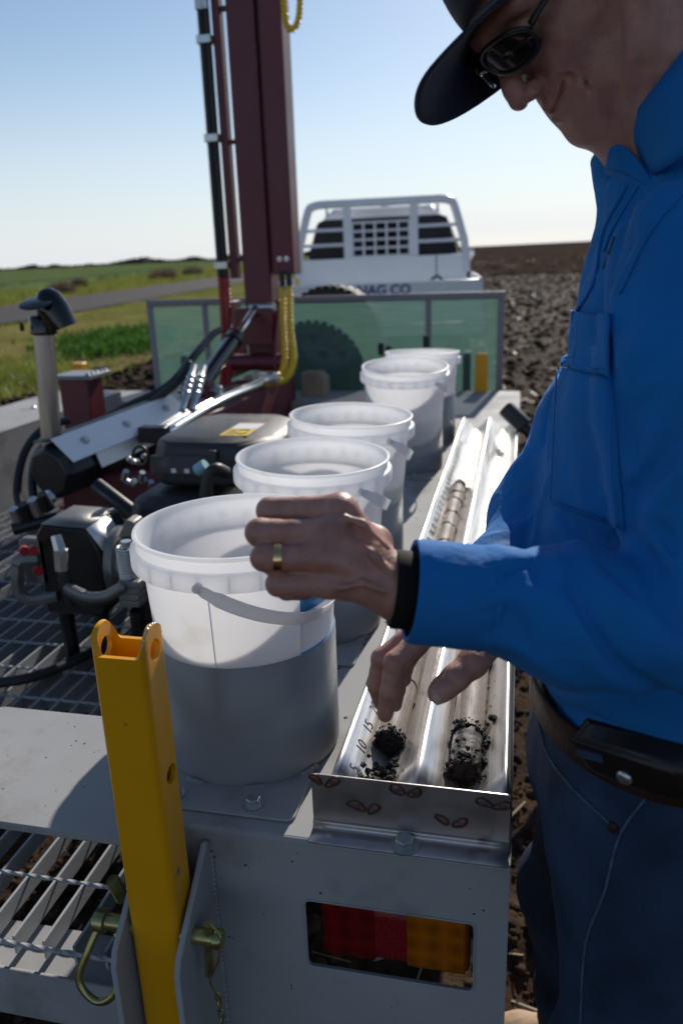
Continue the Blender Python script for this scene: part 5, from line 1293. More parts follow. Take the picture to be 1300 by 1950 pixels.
# ============================================================ THE MAN: implicit surfaces, meshed with surface nets
class SDF:
    def __init__(s): s.p = []
    def rc(s, a, b, ra, rb, k=0.012, op='u'):
        a, b = np.array(a, float), np.array(b, float); ba = b-a; L2 = float(ba @ ba)+1e-12
        def f(x):
            pa = x-a; h = np.clip((pa @ ba)/L2, 0, 1)
            return np.linalg.norm(pa-h[:, None]*ba, axis=1)-(ra+(rb-ra)*h)
        s.p.append((f, k, op)); return s
    def chain(s, pts, rs, k=0.012, op='u'):
        for i in range(len(pts)-1): s.rc(pts[i], pts[i+1], rs[i], rs[i+1], k, op)
        return s
    def el(s, c, r, A=None, k=0.012, op='u'):
        c, r = np.array(c, float), np.array(r, float); A = np.eye(3) if A is None else np.array(A, float)
        def f(x):
            q = (x-c) @ A.T; k0 = np.linalg.norm(q/r, axis=1); k1 = np.linalg.norm(q/(r*r), axis=1)+1e-9
            return k0*(k0-1)/k1
        s.p.append((f, k, op)); return s
    def plane(s, c, n, k=0.004):       # cuts away the side the normal points to
        c, n = np.array(c, float), np.array(n, float)/np.linalg.norm(n)
        def f(x): return -((x-c) @ n)
        s.p.append((f, k, 's')); return s
    def dev(s, f, k, op): s.p.append((f, k, op)); return s
    def eval(s, x, keep=None):
        d = np.full(len(x), 1.0)
        for i, (f, k, op) in enumerate(s.p):
            if keep is not None and not keep[i]: continue
            e = f(x)
            if op == 'u':
                h = np.maximum(k-np.abs(d-e), 0)/k; d = np.minimum(d, e)-h*h*k*0.25
            elif op == 's':
                h = np.maximum(k-np.abs(-e-d), 0)/k; d = np.maximum(d, -e)+h*h*k*0.25
            else: d = d+e
        return d
    def mesh(s, lo, hi, h, B=14, disp=None):
        lo, hi = np.array(lo, float), np.array(hi, float)
        nb = np.ceil((hi-lo)/(h*B)).astype(int); NX = nb*B+2
        bi = np.stack(np.meshgrid(*[np.arange(n) for n in nb], indexing='ij'), -1).reshape(-1, 3)
        cen = lo+(bi+0.5)*B*h; Rb = B*h*0.5*math.sqrt(3)
        each = np.stack([f(cen) for f, k, op in s.p], 1)
        dc = s.eval(cen); act = np.where(np.abs(dc) < Rb*1.6+0.008)[0]
        g = np.stack(np.meshgrid(*[np.arange(B+2)]*3, indexing='ij'), -1).reshape(-1, 3)
        ids, pos, quads = [], [], []; n = B+2
        kk = np.array([k for f, k, op in s.p]); cons = np.array([op == 'd' for f, k, op in s.p])
        key = lambda c: (c[..., 0]*NX[1]+c[..., 1])*NX[2]+c[..., 2]
        for bidx in act:
            b = bi[bidx]; x = lo+(b*B+g)*h
            keep = (each[bidx] < Rb*1.7+kk+0.012) | cons
            d = s.eval(x, keep)
            if disp is not None: d = d+disp(x)
            d = d.reshape(n, n, n); sg = d < 0
            c8 = [sg[i:i+n-1, j:j+n-1, k:k+n-1] for i in (0, 1) for j in (0, 1) for k in (0, 1)]
            cnt = sum(c.astype(np.int8) for c in c8); mix = (cnt > 0) & (cnt < 8)
            if not mix.any(): continue
            ci = np.argwhere(mix); acc = np.zeros((len(ci), 3)); na = np.zeros(len(ci))
            D = {}
            for i in (0, 1):
                for j in (0, 1):
                    for k in (0, 1): D[i, j, k] = d[ci[:, 0]+i, ci[:, 1]+j, ci[:, 2]+k]
            for p in D:
                for ax in range(3):
                    if p[ax]: continue
                    q = list(p); q[ax] = 1; q = tuple(q); u, v = D[p], D[q]; m = (u < 0) != (v < 0)
                    t = np.where(m, u/np.where(m, u-v, 1), 0)
                    pt = np.tile(np.array(p, float), (len(ci), 1)); pt[:, ax] += t
                    acc += pt*m[:, None]; na += m
            P = lo+(b*B+ci+acc/na[:, None])*h
            own = (ci < B).all(1); ids.append(key(b*B+ci[own])); pos.append(P[own])
            for ax in range(3):
                sl0 = [slice(1, B+1)]*3
                a0 = sg[1:B+1, 1:B+1, 1:B+1]
                s2 = [slice(1, B+1)]*3; s2[ax] = slice(2, B+2); a1 = sg[tuple(s2)]
                e = np.argwhere(a0 != a1)
                if not len(e): continue
                fl = a0[e[:, 0], e[:, 1], e[:, 2]]; e = e+1+b*B
                u, v = (ax+1) % 3, (ax+2) % 3; du = np.zeros(3, int); du[u] = 1; dv = np.zeros(3, int); dv[v] = 1
                q = np.stack([key(e-du-dv), key(e-dv), key(e), key(e-du)], 1)
                q[~fl] = q[~fl][:, ::-1]; quads.append(q)
        ids = np.concatenate(ids); pos = np.concatenate(pos); quads = np.concatenate(quads)
        o = np.argsort(ids); ids = ids[o]; pos = pos[o]
        idx = np.searchsorted(ids, quads); idx = np.minimum(idx, len(ids)-1); ok = (ids[idx] == quads).all(1)
        return pos, idx[ok]

def sdf_build(S, lo, hi, h, name, m, parent, disp=None, keep_big=False):
    v, q = S.mesh(lo, hi, h, disp=disp)
    me = bpy.data.meshes.new(name); org = ORG[parent]
    vv = v-org
    me.vertices.add(len(vv)); me.vertices.foreach_set('co', vv.ravel())
    me.loops.add(q.size); me.loops.foreach_set('vertex_index', q.ravel().astype(np.int32))
    me.polygons.add(len(q)); me.polygons.foreach_set('loop_start', np.arange(0, q.size, 4, dtype=np.int32))
    me.update(calc_edges=True); me.validate()
    me.materials.append(m); me.shade_smooth()
    o = bpy.data.objects.new(name, me); COL.objects.link(o); o.parent = parent; ORG[o] = org
    return o

man = thing('person', 'man in blue work shirt, navy cap and sunglasses looking down, hands over the tray', 'person', (0.15, 0.85, 0.0))
# ---------------------------------------------------------------- head frame
_y, _t, _r = math.radians(24), math.radians(50), math.radians(2)
h_ = np.array((-math.cos(_y), -math.sin(_y), 0)); z_ = np.array((0, 0, 1.0))
HF = math.cos(_t)*h_-math.sin(_t)*z_; HU = math.sin(_t)*h_+math.cos(_t)*z_; HL = np.cross(HU, HF)
HL, HU = math.cos(_r)*HL+math.sin(_r)*HU, math.cos(_r)*HU-math.sin(_r)*HL
HB = np.array([HL, HF, HU])
HO = np.array((-0.0319, 0.8257, 1.6753))-np.array((0, 0.096, 0.005)) @ HB
def H(x, y, z): return HO+np.array((x, y, z))*0.001 @ HB
S = SDF()
mm = 0.001
def hel(c, r, k=12, op='u', rot=None):
    A = HB if rot is None else np.array(rot) @ HB
    S.el(H(*c), np.array(r)*mm, A, k*mm, op)
def hrc(a, b, ra, rb, k=12, op='u'): S.rc(H(*a), H(*b), ra*mm, rb*mm, k*mm, op)
hel((0, -8, 30), (75, 96, 88))
hel((0, 26, -26), (62, 60, 72), 26)
for s in (-1, 1):
    hrc((s*46, 60, -24), (s*64, 22, -16), 19, 15, 20)
    hrc((s*58, 6, -55), (s*50, 30, -85), 15, 15, 24)
    hrc((s*50, 28, -85), (s*16, 74, -106), 15, 13, 18)
    hrc((s*10, 90, 22), (s*46, 72, 22), 10, 10, 12)
    hrc((s*33, 62, -50), (s*27, 62, -90), 15, 15, 20)
hel((0, 48, -82), (48, 44, 32), 24)
hel((0, 66, -66), (27, 25.5, 32), 14)
hel((0, 83, -104), (21, 16, 15.5), 10)
hrc((0, 84, 10), (0, 104, -26), 11, 8.0, 12)
hrc((0, 104, -26), (0, 107, -37), 8.0, 10, 8)
for s in (-1, 1):
    hel((s*11.5, 98, -40), (8, 11, 8), 6)
    hel((s*33, 86, 2), (16, 13, 13), 12, 's')
    hel((s*32, 74, 2), (13, 13, 12.5), 5)
# lips and mouth line
for s in (-1, 1):
    hrc((0, 91.5, -63), (s*22, 81, -60), 5.6, 3.0, 4)
    hrc((0, 91.5, -75.5), (s*21, 80, -66), 6.4, 3.2, 4)
hrc((0, 85, -88), (0, 85, -88), 3, 3, 8)
for s in (-1, 1):
    hrc((s*7, 103, -48), (s*8, 94, -44), 4.6, 3.4, 3, 's')           # nostrils
    hrc((s*20, 96, -36), (s*20, 92, -46), 2.2, 2.2, 5, 's')          # wing of the nose
    hrc((s*24, 92, -40), (s*38, 78, -54), 1.6, 1.4, 7, 's'); hrc((s*38, 78, -54), (s*42, 72, -80), 1.4, 0.9, 7, 's')
    hrc((s*50, 60, -50), (s*46, 64, -84), 1.0, 0.6, 5, 's')
    # folds where the jaw meets the neck
    S.rc(H(s*67, 2, -20), H(s*61, 18, -100), 1.8*mm, 1.2*mm, 5*mm, 's')
    S.rc(H(s*64, -22, -40), H(s*58, 6, -118), 2.0*mm, 1.4*mm, 5*mm, 's')
    S.rc(H(s*62, -48, -60), H(s*57, -22, -128), 1.8*mm, 1.2*mm, 5*mm, 's')
    hel((s*75, -8, -6), (7, 17, 30), 6); hel((s*82, -4, -4), (5, 9, 17), 5, 's')
def mouth(x):
    q = ((x-HO) @ HB.T)*1000; ax = np.abs(q[:, 0])
    zm = -69.5+12.0*(ax/27)**1.6; ys = 97.0-13.0*(ax/27)**2
    return np.maximum(np.maximum(np.abs(q[:, 2]-zm)-1.25, ax-29), ys-5.0-q[:, 1])*mm
S.dev(mouth, 0.002, 's')
# ---------------------------------------------------------------- trunk axes
FY = math.radians(12); TF = np.array((-math.cos(FY), -math.sin(FY), 0)); TL = np.array((math.sin(FY), -math.cos(FY), 0)); TU = np.array((0, 0, 1.0))
TB = np.array([TF, TL, TU])
C7 = np.array((0.225, 0.885, 1.535))
NK = SDF  # neck: from skull base to the collar
S.rc(H(0, -18, -40), C7+np.array((-0.02, 0, 0.01)), 0.060, 0.064, 0.03)
S.rc(H(0, 20, -86), C7+np.array((-0.055, -0.01, -0.03)), 0.040, 0.050, 0.03)
S.rc(C7+np.array((-0.02, 0, 0)), (0.17, 0.875, 1.36), 0.07, 0.10, 0.04)
S.rc((0.17, 0.875, 1.36), (0.155, 0.865, 0.98), 0.07, 0.05, 0.04)
# legs inside the jeans
S.chain([(0.16, 0.80, 0.96), (0.15, 0.77, 0.52), (0.18, 0.77, 0.12)], [0.03, 0.022, 0.02], 0.03)
S.chain([(0.15, 0.95, 0.96), (0.12, 1.06, 0.52), (0.155, 1.16, 0.12)], [0.03, 0.022, 0.02], 0.03)
# ---------------------------------------------------------------- left arm and hand (back of the hand towards us)
SHL = np.array((0.1438, 0.7731, 1.4895)); MDL = np.array((0.1229, 0.6929, 1.3909)); ELL = np.array((0.1579, 0.6494, 1.2007)); WRL = np.array((-0.0908, 0.5893, 1.2418))
S.rc((0.18, 0.85, 1.40), SHL, 0.05, 0.042, 0.03)
S.chain([SHL, MDL, ELL, WRL*0.85+ELL*0.15, WRL], [0.045, 0.042, 0.038, 0.026, 0.0255], 0.02)
mcp = [(-0.1403, 0.6041, 1.3053), (-0.1445, 0.5853, 1.2904), (-0.1453, 0.5711, 1.2738), (-0.1443, 0.5704, 1.2513)]
pip = [(-0.2009, 0.6019, 1.3020), (-0.2020, 0.5746, 1.2917), (-0.1938, 0.5585, 1.2762), (-0.1837, 0.5598, 1.2534)]
dip = [(-0.2054, 0.6248, 1.2829), (-0.2056, 0.6020, 1.2725), (-0.1952, 0.5866, 1.2578), (-0.1847, 0.5845, 1.2372)]
tip = [(-0.1954, 0.6380, 1.2700), (-0.1922, 0.6180, 1.2594), (-0.1830, 0.6032, 1.2470), (-0.1735, 0.5996, 1.2294)]
rM = [.0130, .0132, .0128, .0118]; rP = [.0112, .0114, .0108, .0100]; rD = [.0092, .0094, .0090, .0084]; rT = [.0080, .0082, .0080, .0074]
for i in range(4):
    m_, p_, d_, t_ = map(np.array, (mcp[i], pip[i], dip[i], tip[i]))
    S.rc(WRL+(m_-WRL)*0.12, m_, 0.0165, rM[i], 0.010)
    mid = (m_+p_)/2
    S.rc(m_, mid, rM[i]*0.93, rP[i]*0.97, 0.0045); S.rc(mid, p_, rP[i]*0.95, rP[i]*1.03, 0.0030)
    S.rc(p_, d_, rP[i], rD[i], 0.0030); S.rc(d_, t_, rD[i], rT[i], 0.003)
    # tendon along the back of the hand and knuckle
    nC = np.array((0.0, 0, 1.5))-m_; nC = np.array(CAM_POS)-m_; nC /= np.linalg.norm(nC)
    w_ = WRL+nC*0.0165
    S.rc(m_+nC*rM[i]*0.86, m_+(w_-m_)*0.62, 0.0036, 0.0026, 0.009)
    S.el(m_+nC*rM[i]*0.55, (0.011, 0.010, 0.009), None, 0.008)
S.rc(WRL, (np.array(mcp[1])+np.array(mcp[2]))/2, 0.0215, 0.0150, 0.012)
# web and thumb behind the hand
tb = [np.array(q) for q in ((-0.1146, 0.6151, 1.2714), (-0.1520, 0.6360, 1.2793), (-0.1857, 0.6453, 1.2789), (-0.2034, 0.6371, 1.2729))]
S.chain(tb, [.0165, .0140, .0118, .0090], 0.010)
# veins over the wrist side
for a, b in (((668, 990), (725, 1040)), ((690, 1028), (742, 1085)), ((640, 1090), (720, 1110))):
    pass
VN = [((-0.1324, 0.5821, 1.3050), (-0.1167, 0.5780, 1.3012), (-0.0956, 0.5765, 1.2818)), ((-0.1150, 0.5678, 1.2885), (-0.1045, 0.5666, 1.2776), (-0.0947, 0.5690, 1.2647)), ((-0.1304, 0.5554, 1.2548), (-0.1136, 0.5563, 1.2590), (-0.0987, 0.5617, 1.2518))]
for v3 in VN: S.chain([np.array(v) for v in v3], [0.0016, 0.0021, 0.0016], 0.007)
# ---------------------------------------------------------------- right arm and hand (reaching down over the tray)
SHR = np.array((0.178, 1.060, 1.450)); ELR = np.array((0.0342, 0.9613, 1.1875)); WRR = np.array((-0.0268, 0.7655, 1.1260))
S.rc((0.16, 0.90, 1.42), SHR, 0.06, 0.05, 0.03)
S.chain([SHR, ELR, WRR], [0.045, 0.040, 0.0265], 0.02)
rm = [(-0.0815, 0.7165, 1.1399), (-0.0904, 0.7374, 1.1344), (-0.0896, 0.7582, 1.1218), (-0.0848, 0.7764, 1.1082)]
rp = [(-0.1093, 0.6826, 1.1220), (-0.1267, 0.7103, 1.1104), (-0.1155, 0.7355, 1.0904), (-0.1083, 0.7641, 1.0806)]
rd = [(-0.1142, 0.6779, 1.0914), (-0.1328, 0.7071, 1.0817), (-0.1154, 0.7329, 1.0628), (-0.1131, 0.7679, 1.0560)]
rt = [(-0.1190, 0.6790, 1.0651), (-0.1298, 0.7130, 1.0580), (-0.1175, 0.7335, 1.0430), (-0.1198, 0.7722, 1.0409)]
for i in range(4):
    m_, p_, d_, t_ = map(np.array, (rm[i], rp[i], rd[i], rt[i])); f_ = (1.0, 1.0, 0.95, 0.85)[i]
    S.rc(WRR+(m_-WRR)*0.1, m_, 0.017, 0.0128*f_, 0.010)
    S.rc(m_, (m_+p_)/2, 0.0122*f_, 0.0106*f_, 0.004); S.rc((m_+p_)/2, p_, 0.0104*f_, 0.0114*f_, 0.003)
    S.rc(p_, (p_+d_)/2, 0.0108*f_, 0.0096*f_, 0.003); S.rc((p_+d_)/2, d_, 0.0094*f_, 0.0099*f_, 0.003); S.rc(d_, t_, 0.0097*f_, 0.0080*f_, 0.003)
th4 = [np.array(q) for q in ((-0.0201, 0.7345, 1.1255), (-0.0340, 0.7019, 1.1179), (-0.0501, 0.6844, 1.1088), (-0.0657, 0.6719, 1.0978))]
S.chain(th4, [.0170, .0140, .0122, .0100], 0.008)
S.el(th4[2]*0.35+th4[3]*0.65, (0.0125, 0.0125, 0.0115), None, 0.006)
from mathutils.bvhtree import BVHTree
VIEW = Vector(CAM_POS)
def crease(F, B, pts, A, w_):       # A > 0 (mm) sinks the surface along the line, A < 0 raises a ridge
    P = []
    for p in spline(pts, 6):
        q = B.ray_cast(VIEW, (Vector(p)-VIEW).normalized())
        if q[0] is not None: P.append(np.array(q[0]))
    if len(P) > 2: F.append((np.array(P), A*0.001, w_*0.001))
def fold_field(F, x):
    c = x.mean(0); R = 0.5*np.linalg.norm(x.max(0)-x.min(0)); d = np.zeros(len(x))
    for P, A, w_ in F:
        if np.linalg.norm(P-c, axis=1).min() > R+5*w_+0.02: continue
        best = np.full(len(x), 9.0); tt = np.zeros(len(x)); n = len(P)-1
        for i in range(n):
            a = P[i]; ba = P[i+1]-a; pa = x-a; h = np.clip((pa @ ba)/(ba @ ba+1e-12), 0, 1)
            e = np.linalg.norm(pa-h[:, None]*ba, axis=1); m = e < best; best[m] = e[m]; tt[m] = (i+h[m])/n
        g = best/w_
        d += A*np.exp(-(np.sqrt(g*g+0.04)-0.2))*np.sin(np.pi*np.clip(0.10+0.80*tt, 0, 1))
    return d
_bv, _bq = S.mesh((-0.26, 0.46, 1.0), (0.36, 1.10, 1.90), 0.004)
SBV = BVHTree.FromPolygons([tuple(v) for v in _bv], [tuple(int(k) for k in q) for q in _bq])
LINES = []
for pts, A, w_ in [
 (((0.0779, 0.8418, 1.7128), (0.0788, 0.8295, 1.6747), (0.0790, 0.8193, 1.6435), (0.0738, 0.8072, 1.6101)), 3.7, 2.4),
 (((0.0994, 0.8465, 1.7120), (0.0997, 0.8356, 1.6785), (0.0990, 0.8252, 1.6473), (0.0944, 0.8161, 1.6228)), 5.1, 2.7),
 (((0.1210, 0.8505, 1.7090), (0.1188, 0.8413, 1.6823), (0.1161, 0.8319, 1.6556)), 2.7, 2.2),
 (((0.0891, 0.8420, 1.7057), (0.0896, 0.8290, 1.6654), (0.0877, 0.8169, 1.6298)), -2.7, 7.0),
 (((0.0352, 0.8159, 1.6637), (0.0466, 0.8149, 1.6526), (0.0521, 0.8117, 1.6390), (0.0535, 0.8082, 1.6274)), 2.7, 2.4),
 (((0.0254, 0.8108, 1.6551), (0.0294, 0.8087, 1.6460), (0.0316, 0.8063, 1.6370)), 2.4, 2.1),
 (((0.0411, 0.8139, 1.6537), (0.0451, 0.8112, 1.6424), (0.0446, 0.8074, 1.6312)), -2.5, 6.0),
 (((-0.0048, 0.8207, 1.7066), (0.0066, 0.8239, 1.7085), (0.0178, 0.8286, 1.7148)), 2.2, 2.1),
 (((-0.0028, 0.8189, 1.6999), (0.0092, 0.8213, 1.6986), (0.0210, 0.8247, 1.7008)), 2.0, 2.1),
 (((-0.0015, 0.8166, 1.6918), (0.0096, 0.8178, 1.6878), (0.0188, 0.8196, 1.6866)), 1.7, 2.1),
 # left hand: tendons, knuckle hollows, wrist lines
 (((-0.1404, 0.5920, 1.3014), (-0.1294, 0.5940, 1.2998), (-0.1157, 0.5946, 1.2920), (-0.0992, 0.5929, 1.2751)), -2.4, 3.0),
 (((-0.1374, 0.5891, 1.2903), (-0.1239, 0.5907, 1.2858), (-0.1088, 0.5900, 1.2730)), 2.0, 4.0),
 (((-0.1195, 0.5901, 1.2807), (-0.1083, 0.5893, 1.2705), (-0.0986, 0.5880, 1.2596)), -2.2, 2.6),
 (((-0.1437, 0.5839, 1.2791), (-0.1310, 0.5849, 1.2729), (-0.1146, 0.5850, 1.2618)), 1.6, 4.5),
 (((-0.1441, 0.5792, 1.2648), (-0.1272, 0.5820, 1.2614), (-0.1060, 0.5842, 1.2533)), -1.3, 3.0),
 (((-0.1310, 0.5774, 1.2501), (-0.1140, 0.5795, 1.2446), (-0.0991, 0.5804, 1.2367)), 1.0, 3.0),
 (((-0.1347, 0.5913, 1.2951), (-0.1366, 0.5892, 1.2903), (-0.1355, 0.5871, 1.2829)), 1.4, 2.0),
 (((-0.1843, 0.5855, 1.3123), (-0.1833, 0.5839, 1.3070), (-0.1831, 0.5820, 1.3009)), 1.0, 1.4),
 (((-0.1904, 0.5785, 1.2954), (-0.1898, 0.5770, 1.2905), (-0.1904, 0.5750, 1.2848)), 1.0, 1.4),
 (((-0.1939, 0.5713, 1.2759), (-0.1937, 0.5700, 1.2718), (-0.1935, 0.5682, 1.2661)), 0.9, 1.3),
 (((-0.1981, 0.5824, 1.3128), (-0.1971, 0.5809, 1.3075), (-0.1965, 0.5796, 1.3029)), 0.9, 1.3),
 (((-0.1010, 0.5786, 1.2327), (-0.1042, 0.5759, 1.2267), (-0.1083, 0.5741, 1.2240)), 1.2, 1.6),
 # right hand: finger joints and thumb joint
 (((-0.1149, 0.6881, 1.1162), (-0.1097, 0.6882, 1.1131), (-0.1035, 0.6889, 1.1109)), 1.1, 1.3),
 (((-0.1167, 0.6854, 1.1093), (-0.1115, 0.6856, 1.1061), (-0.1053, 0.6863, 1.1039)), 0.9, 1.2),
 (((-0.1196, 0.6786, 1.0905), (-0.1149, 0.6789, 1.0883), (-0.1088, 0.6800, 1.0871)), 1.0, 1.2),
 (((-0.1316, 0.7034, 1.1089), (-0.1273, 0.7033, 1.1057), (-0.1240, 0.7033, 1.1035)), 1.0, 1.2),
 (((-0.0587, 0.6887, 1.1114), (-0.0514, 0.6881, 1.1043), (-0.0451, 0.6878, 1.0992)), 1.2, 1.4),
 (((-0.0528, 0.6913, 1.1151), (-0.0465, 0.6907, 1.1090), (-0.0403, 0.6905, 1.1039)), 1.0, 1.3)]:
    crease(LINES, SBV, pts, A, w_)
def body_disp(x): return fold_field(LINES, x)
body = sdf_build(S, (-0.26, 0.46, 0.06), (0.36, 1.30, 1.90), 0.0018, 'body', skin, man, disp=body_disp)

# thumbnail, lip line colour
tn_d = th4[3]-th4[2]; tn_d /= np.linalg.norm(tn_d)
cn_ = np.array(CAM_POS)-th4[3]; cn_ -= tn_d*(cn_ @ tn_d); cn_ /= np.linalg.norm(cn_)
cn_ = cn_*0.8+np.cross(cn_, tn_d)*0.35; cn_ /= np.linalg.norm(cn_)
sd_ = np.cross(cn_, tn_d)
rows = []
for i in range(9):
    u = -1+2*i/8; rows.append([])
    for j in range(9):
        v = -1+2*j/8; w_ = math.sqrt(max(0, 1-0.55*u*u))
        rows[-1].append(th4[3]+tn_d*(0.0015+0.0075*u)+sd_*(0.0072*v*w_)+cn_*(0.0102-0.0028*v*v-0.0008*u*u))
MB().grid(rows).build('nail', nail_m, body, smooth=180, solid=0.0008)

# ring and watch strap
rgc = np.array(mcp[2])*0.22+np.array(pip[2])*0.78; rdv = np.array(pip[2])-np.array(mcp[2]); rdv /= np.linalg.norm(rdv)
MB().lathe([(0.0100, -0.0030), (0.0122, -0.0032), (0.0127, 0.0), (0.0122, 0.0032), (0.0100, 0.0030)], rgc, rdv, 40, closed=True).build('wedding_ring', gold, man, smooth=60)
wdv = ELL-WRL; wdv /= np.linalg.norm(wdv)
MB().lathe([(0.024, -0.010), (0.0315, -0.011), (0.0328, -0.008), (0.0328, 0.008), (0.0315, 0.011), (0.024, 0.010)], WRL+wdv*0.006, wdv, 40, closed=True).build('watch_strap', mat('strap_black', (0.006, 0.006, 0.007), 0.75, spec=0.2), man, smooth=40)

# ---------------------------------------------------------------- shirt
T = SDF()
T.el((0.180, 0.895, 1.36), (0.122, 0.160, 0.22), TB, 0.05)
T.el((0.160, 0.875, 1.19), (0.136, 0.155, 0.20), TB, 0.08)
T.el((0.160, 0.862, 1.03), (0.118, 0.165, 0.14), TB, 0.06)
T.rc(C7+np.array((-0.03, 0, -0.03)), SHL+np.array((0, 0.03, -0.01)), 0.062, 0.060, 0.05)
T.rc(C7+np.array((-0.03, 0, -0.03)), SHR+np.array((0.0, -0.03, -0.01)), 0.062, 0.060, 0.05)
T.rc((0.155, 0.895, 1.46), C7+np.array((-0.035, 0, -0.01)), 0.075, 0.070, 0.05)
T.rc((0.165, 0.880, 1.48), (0.1205, 0.9147, 1.6094), 0.085, 0.060, 0.03)
T.rc((0.175, 0.860, 1.50), (0.1425, 0.8933, 1.6272), 0.080, 0.064, 0.03)
T.rc(C7+np.array((0.005, 0, 0)), C7+np.array((0.002, 0.004, 0.045)), 0.066, 0.062, 0.03)
# left sleeve
f1 = ELL*0.55+WRL*0.45+np.array((0, 0, -0.006)); CUF = WRL+wdv*0.012
T.chain([SHL, MDL, ELL], [0.068, 0.062, 0.060], 0.008)
T.chain([ELL, f1, CUF+wdv*0.070], [0.062, 0.056, 0.044], 0.012)
T.chain([CUF+wdv*0.062, CUF-wdv*0.03], [0.0415, 0.0405], 0.004)
# right sleeve
CUR = WRR*0.80+ELR*0.20
T.chain([SHR, SHR*0.4+ELR*0.6, ELR], [0.070, 0.064, 0.058], 0.03)
T.chain([ELR, ELR*0.4+WRR*0.6, WRR*0.85+ELR*0.15], [0.058, 0.050, 0.042], 0.03)
T.plane(CUF, -wdv, 0.004)
wr = WRR-ELR; wr /= np.linalg.norm(wr)
def cut_r(x):
    return np.maximum(-((x-CUR) @ wr), np.linalg.norm(x-WRR, axis=1)-0.10)
T.dev(cut_r, 0.003, 's')
# hollow cuff mouth
T.rc(CUF-wdv*0.04, CUF+wdv*0.020, 0.0375, 0.0375, 0.003, 's')
# neck opening
NPc = np.array((0.1050, 0.9113, 1.6099)); NPn = np.array((0.0646, 0.8666, 1.6665))-np.array((0.1091, 0.9076, 1.5957)); NPn /= np.linalg.norm(NPn)
NPa = np.array((0.1254, 0.9178, 1.6153))
def neck_cut(x): return np.maximum(-((x-NPc) @ NPn), np.linalg.norm(np.cross(x-NPa, NPn), axis=1)-0.080)
T.dev(neck_cut, 0.008, 's')
T.plane((0, 0, 1.006), (0, 0, -1), 0.004)
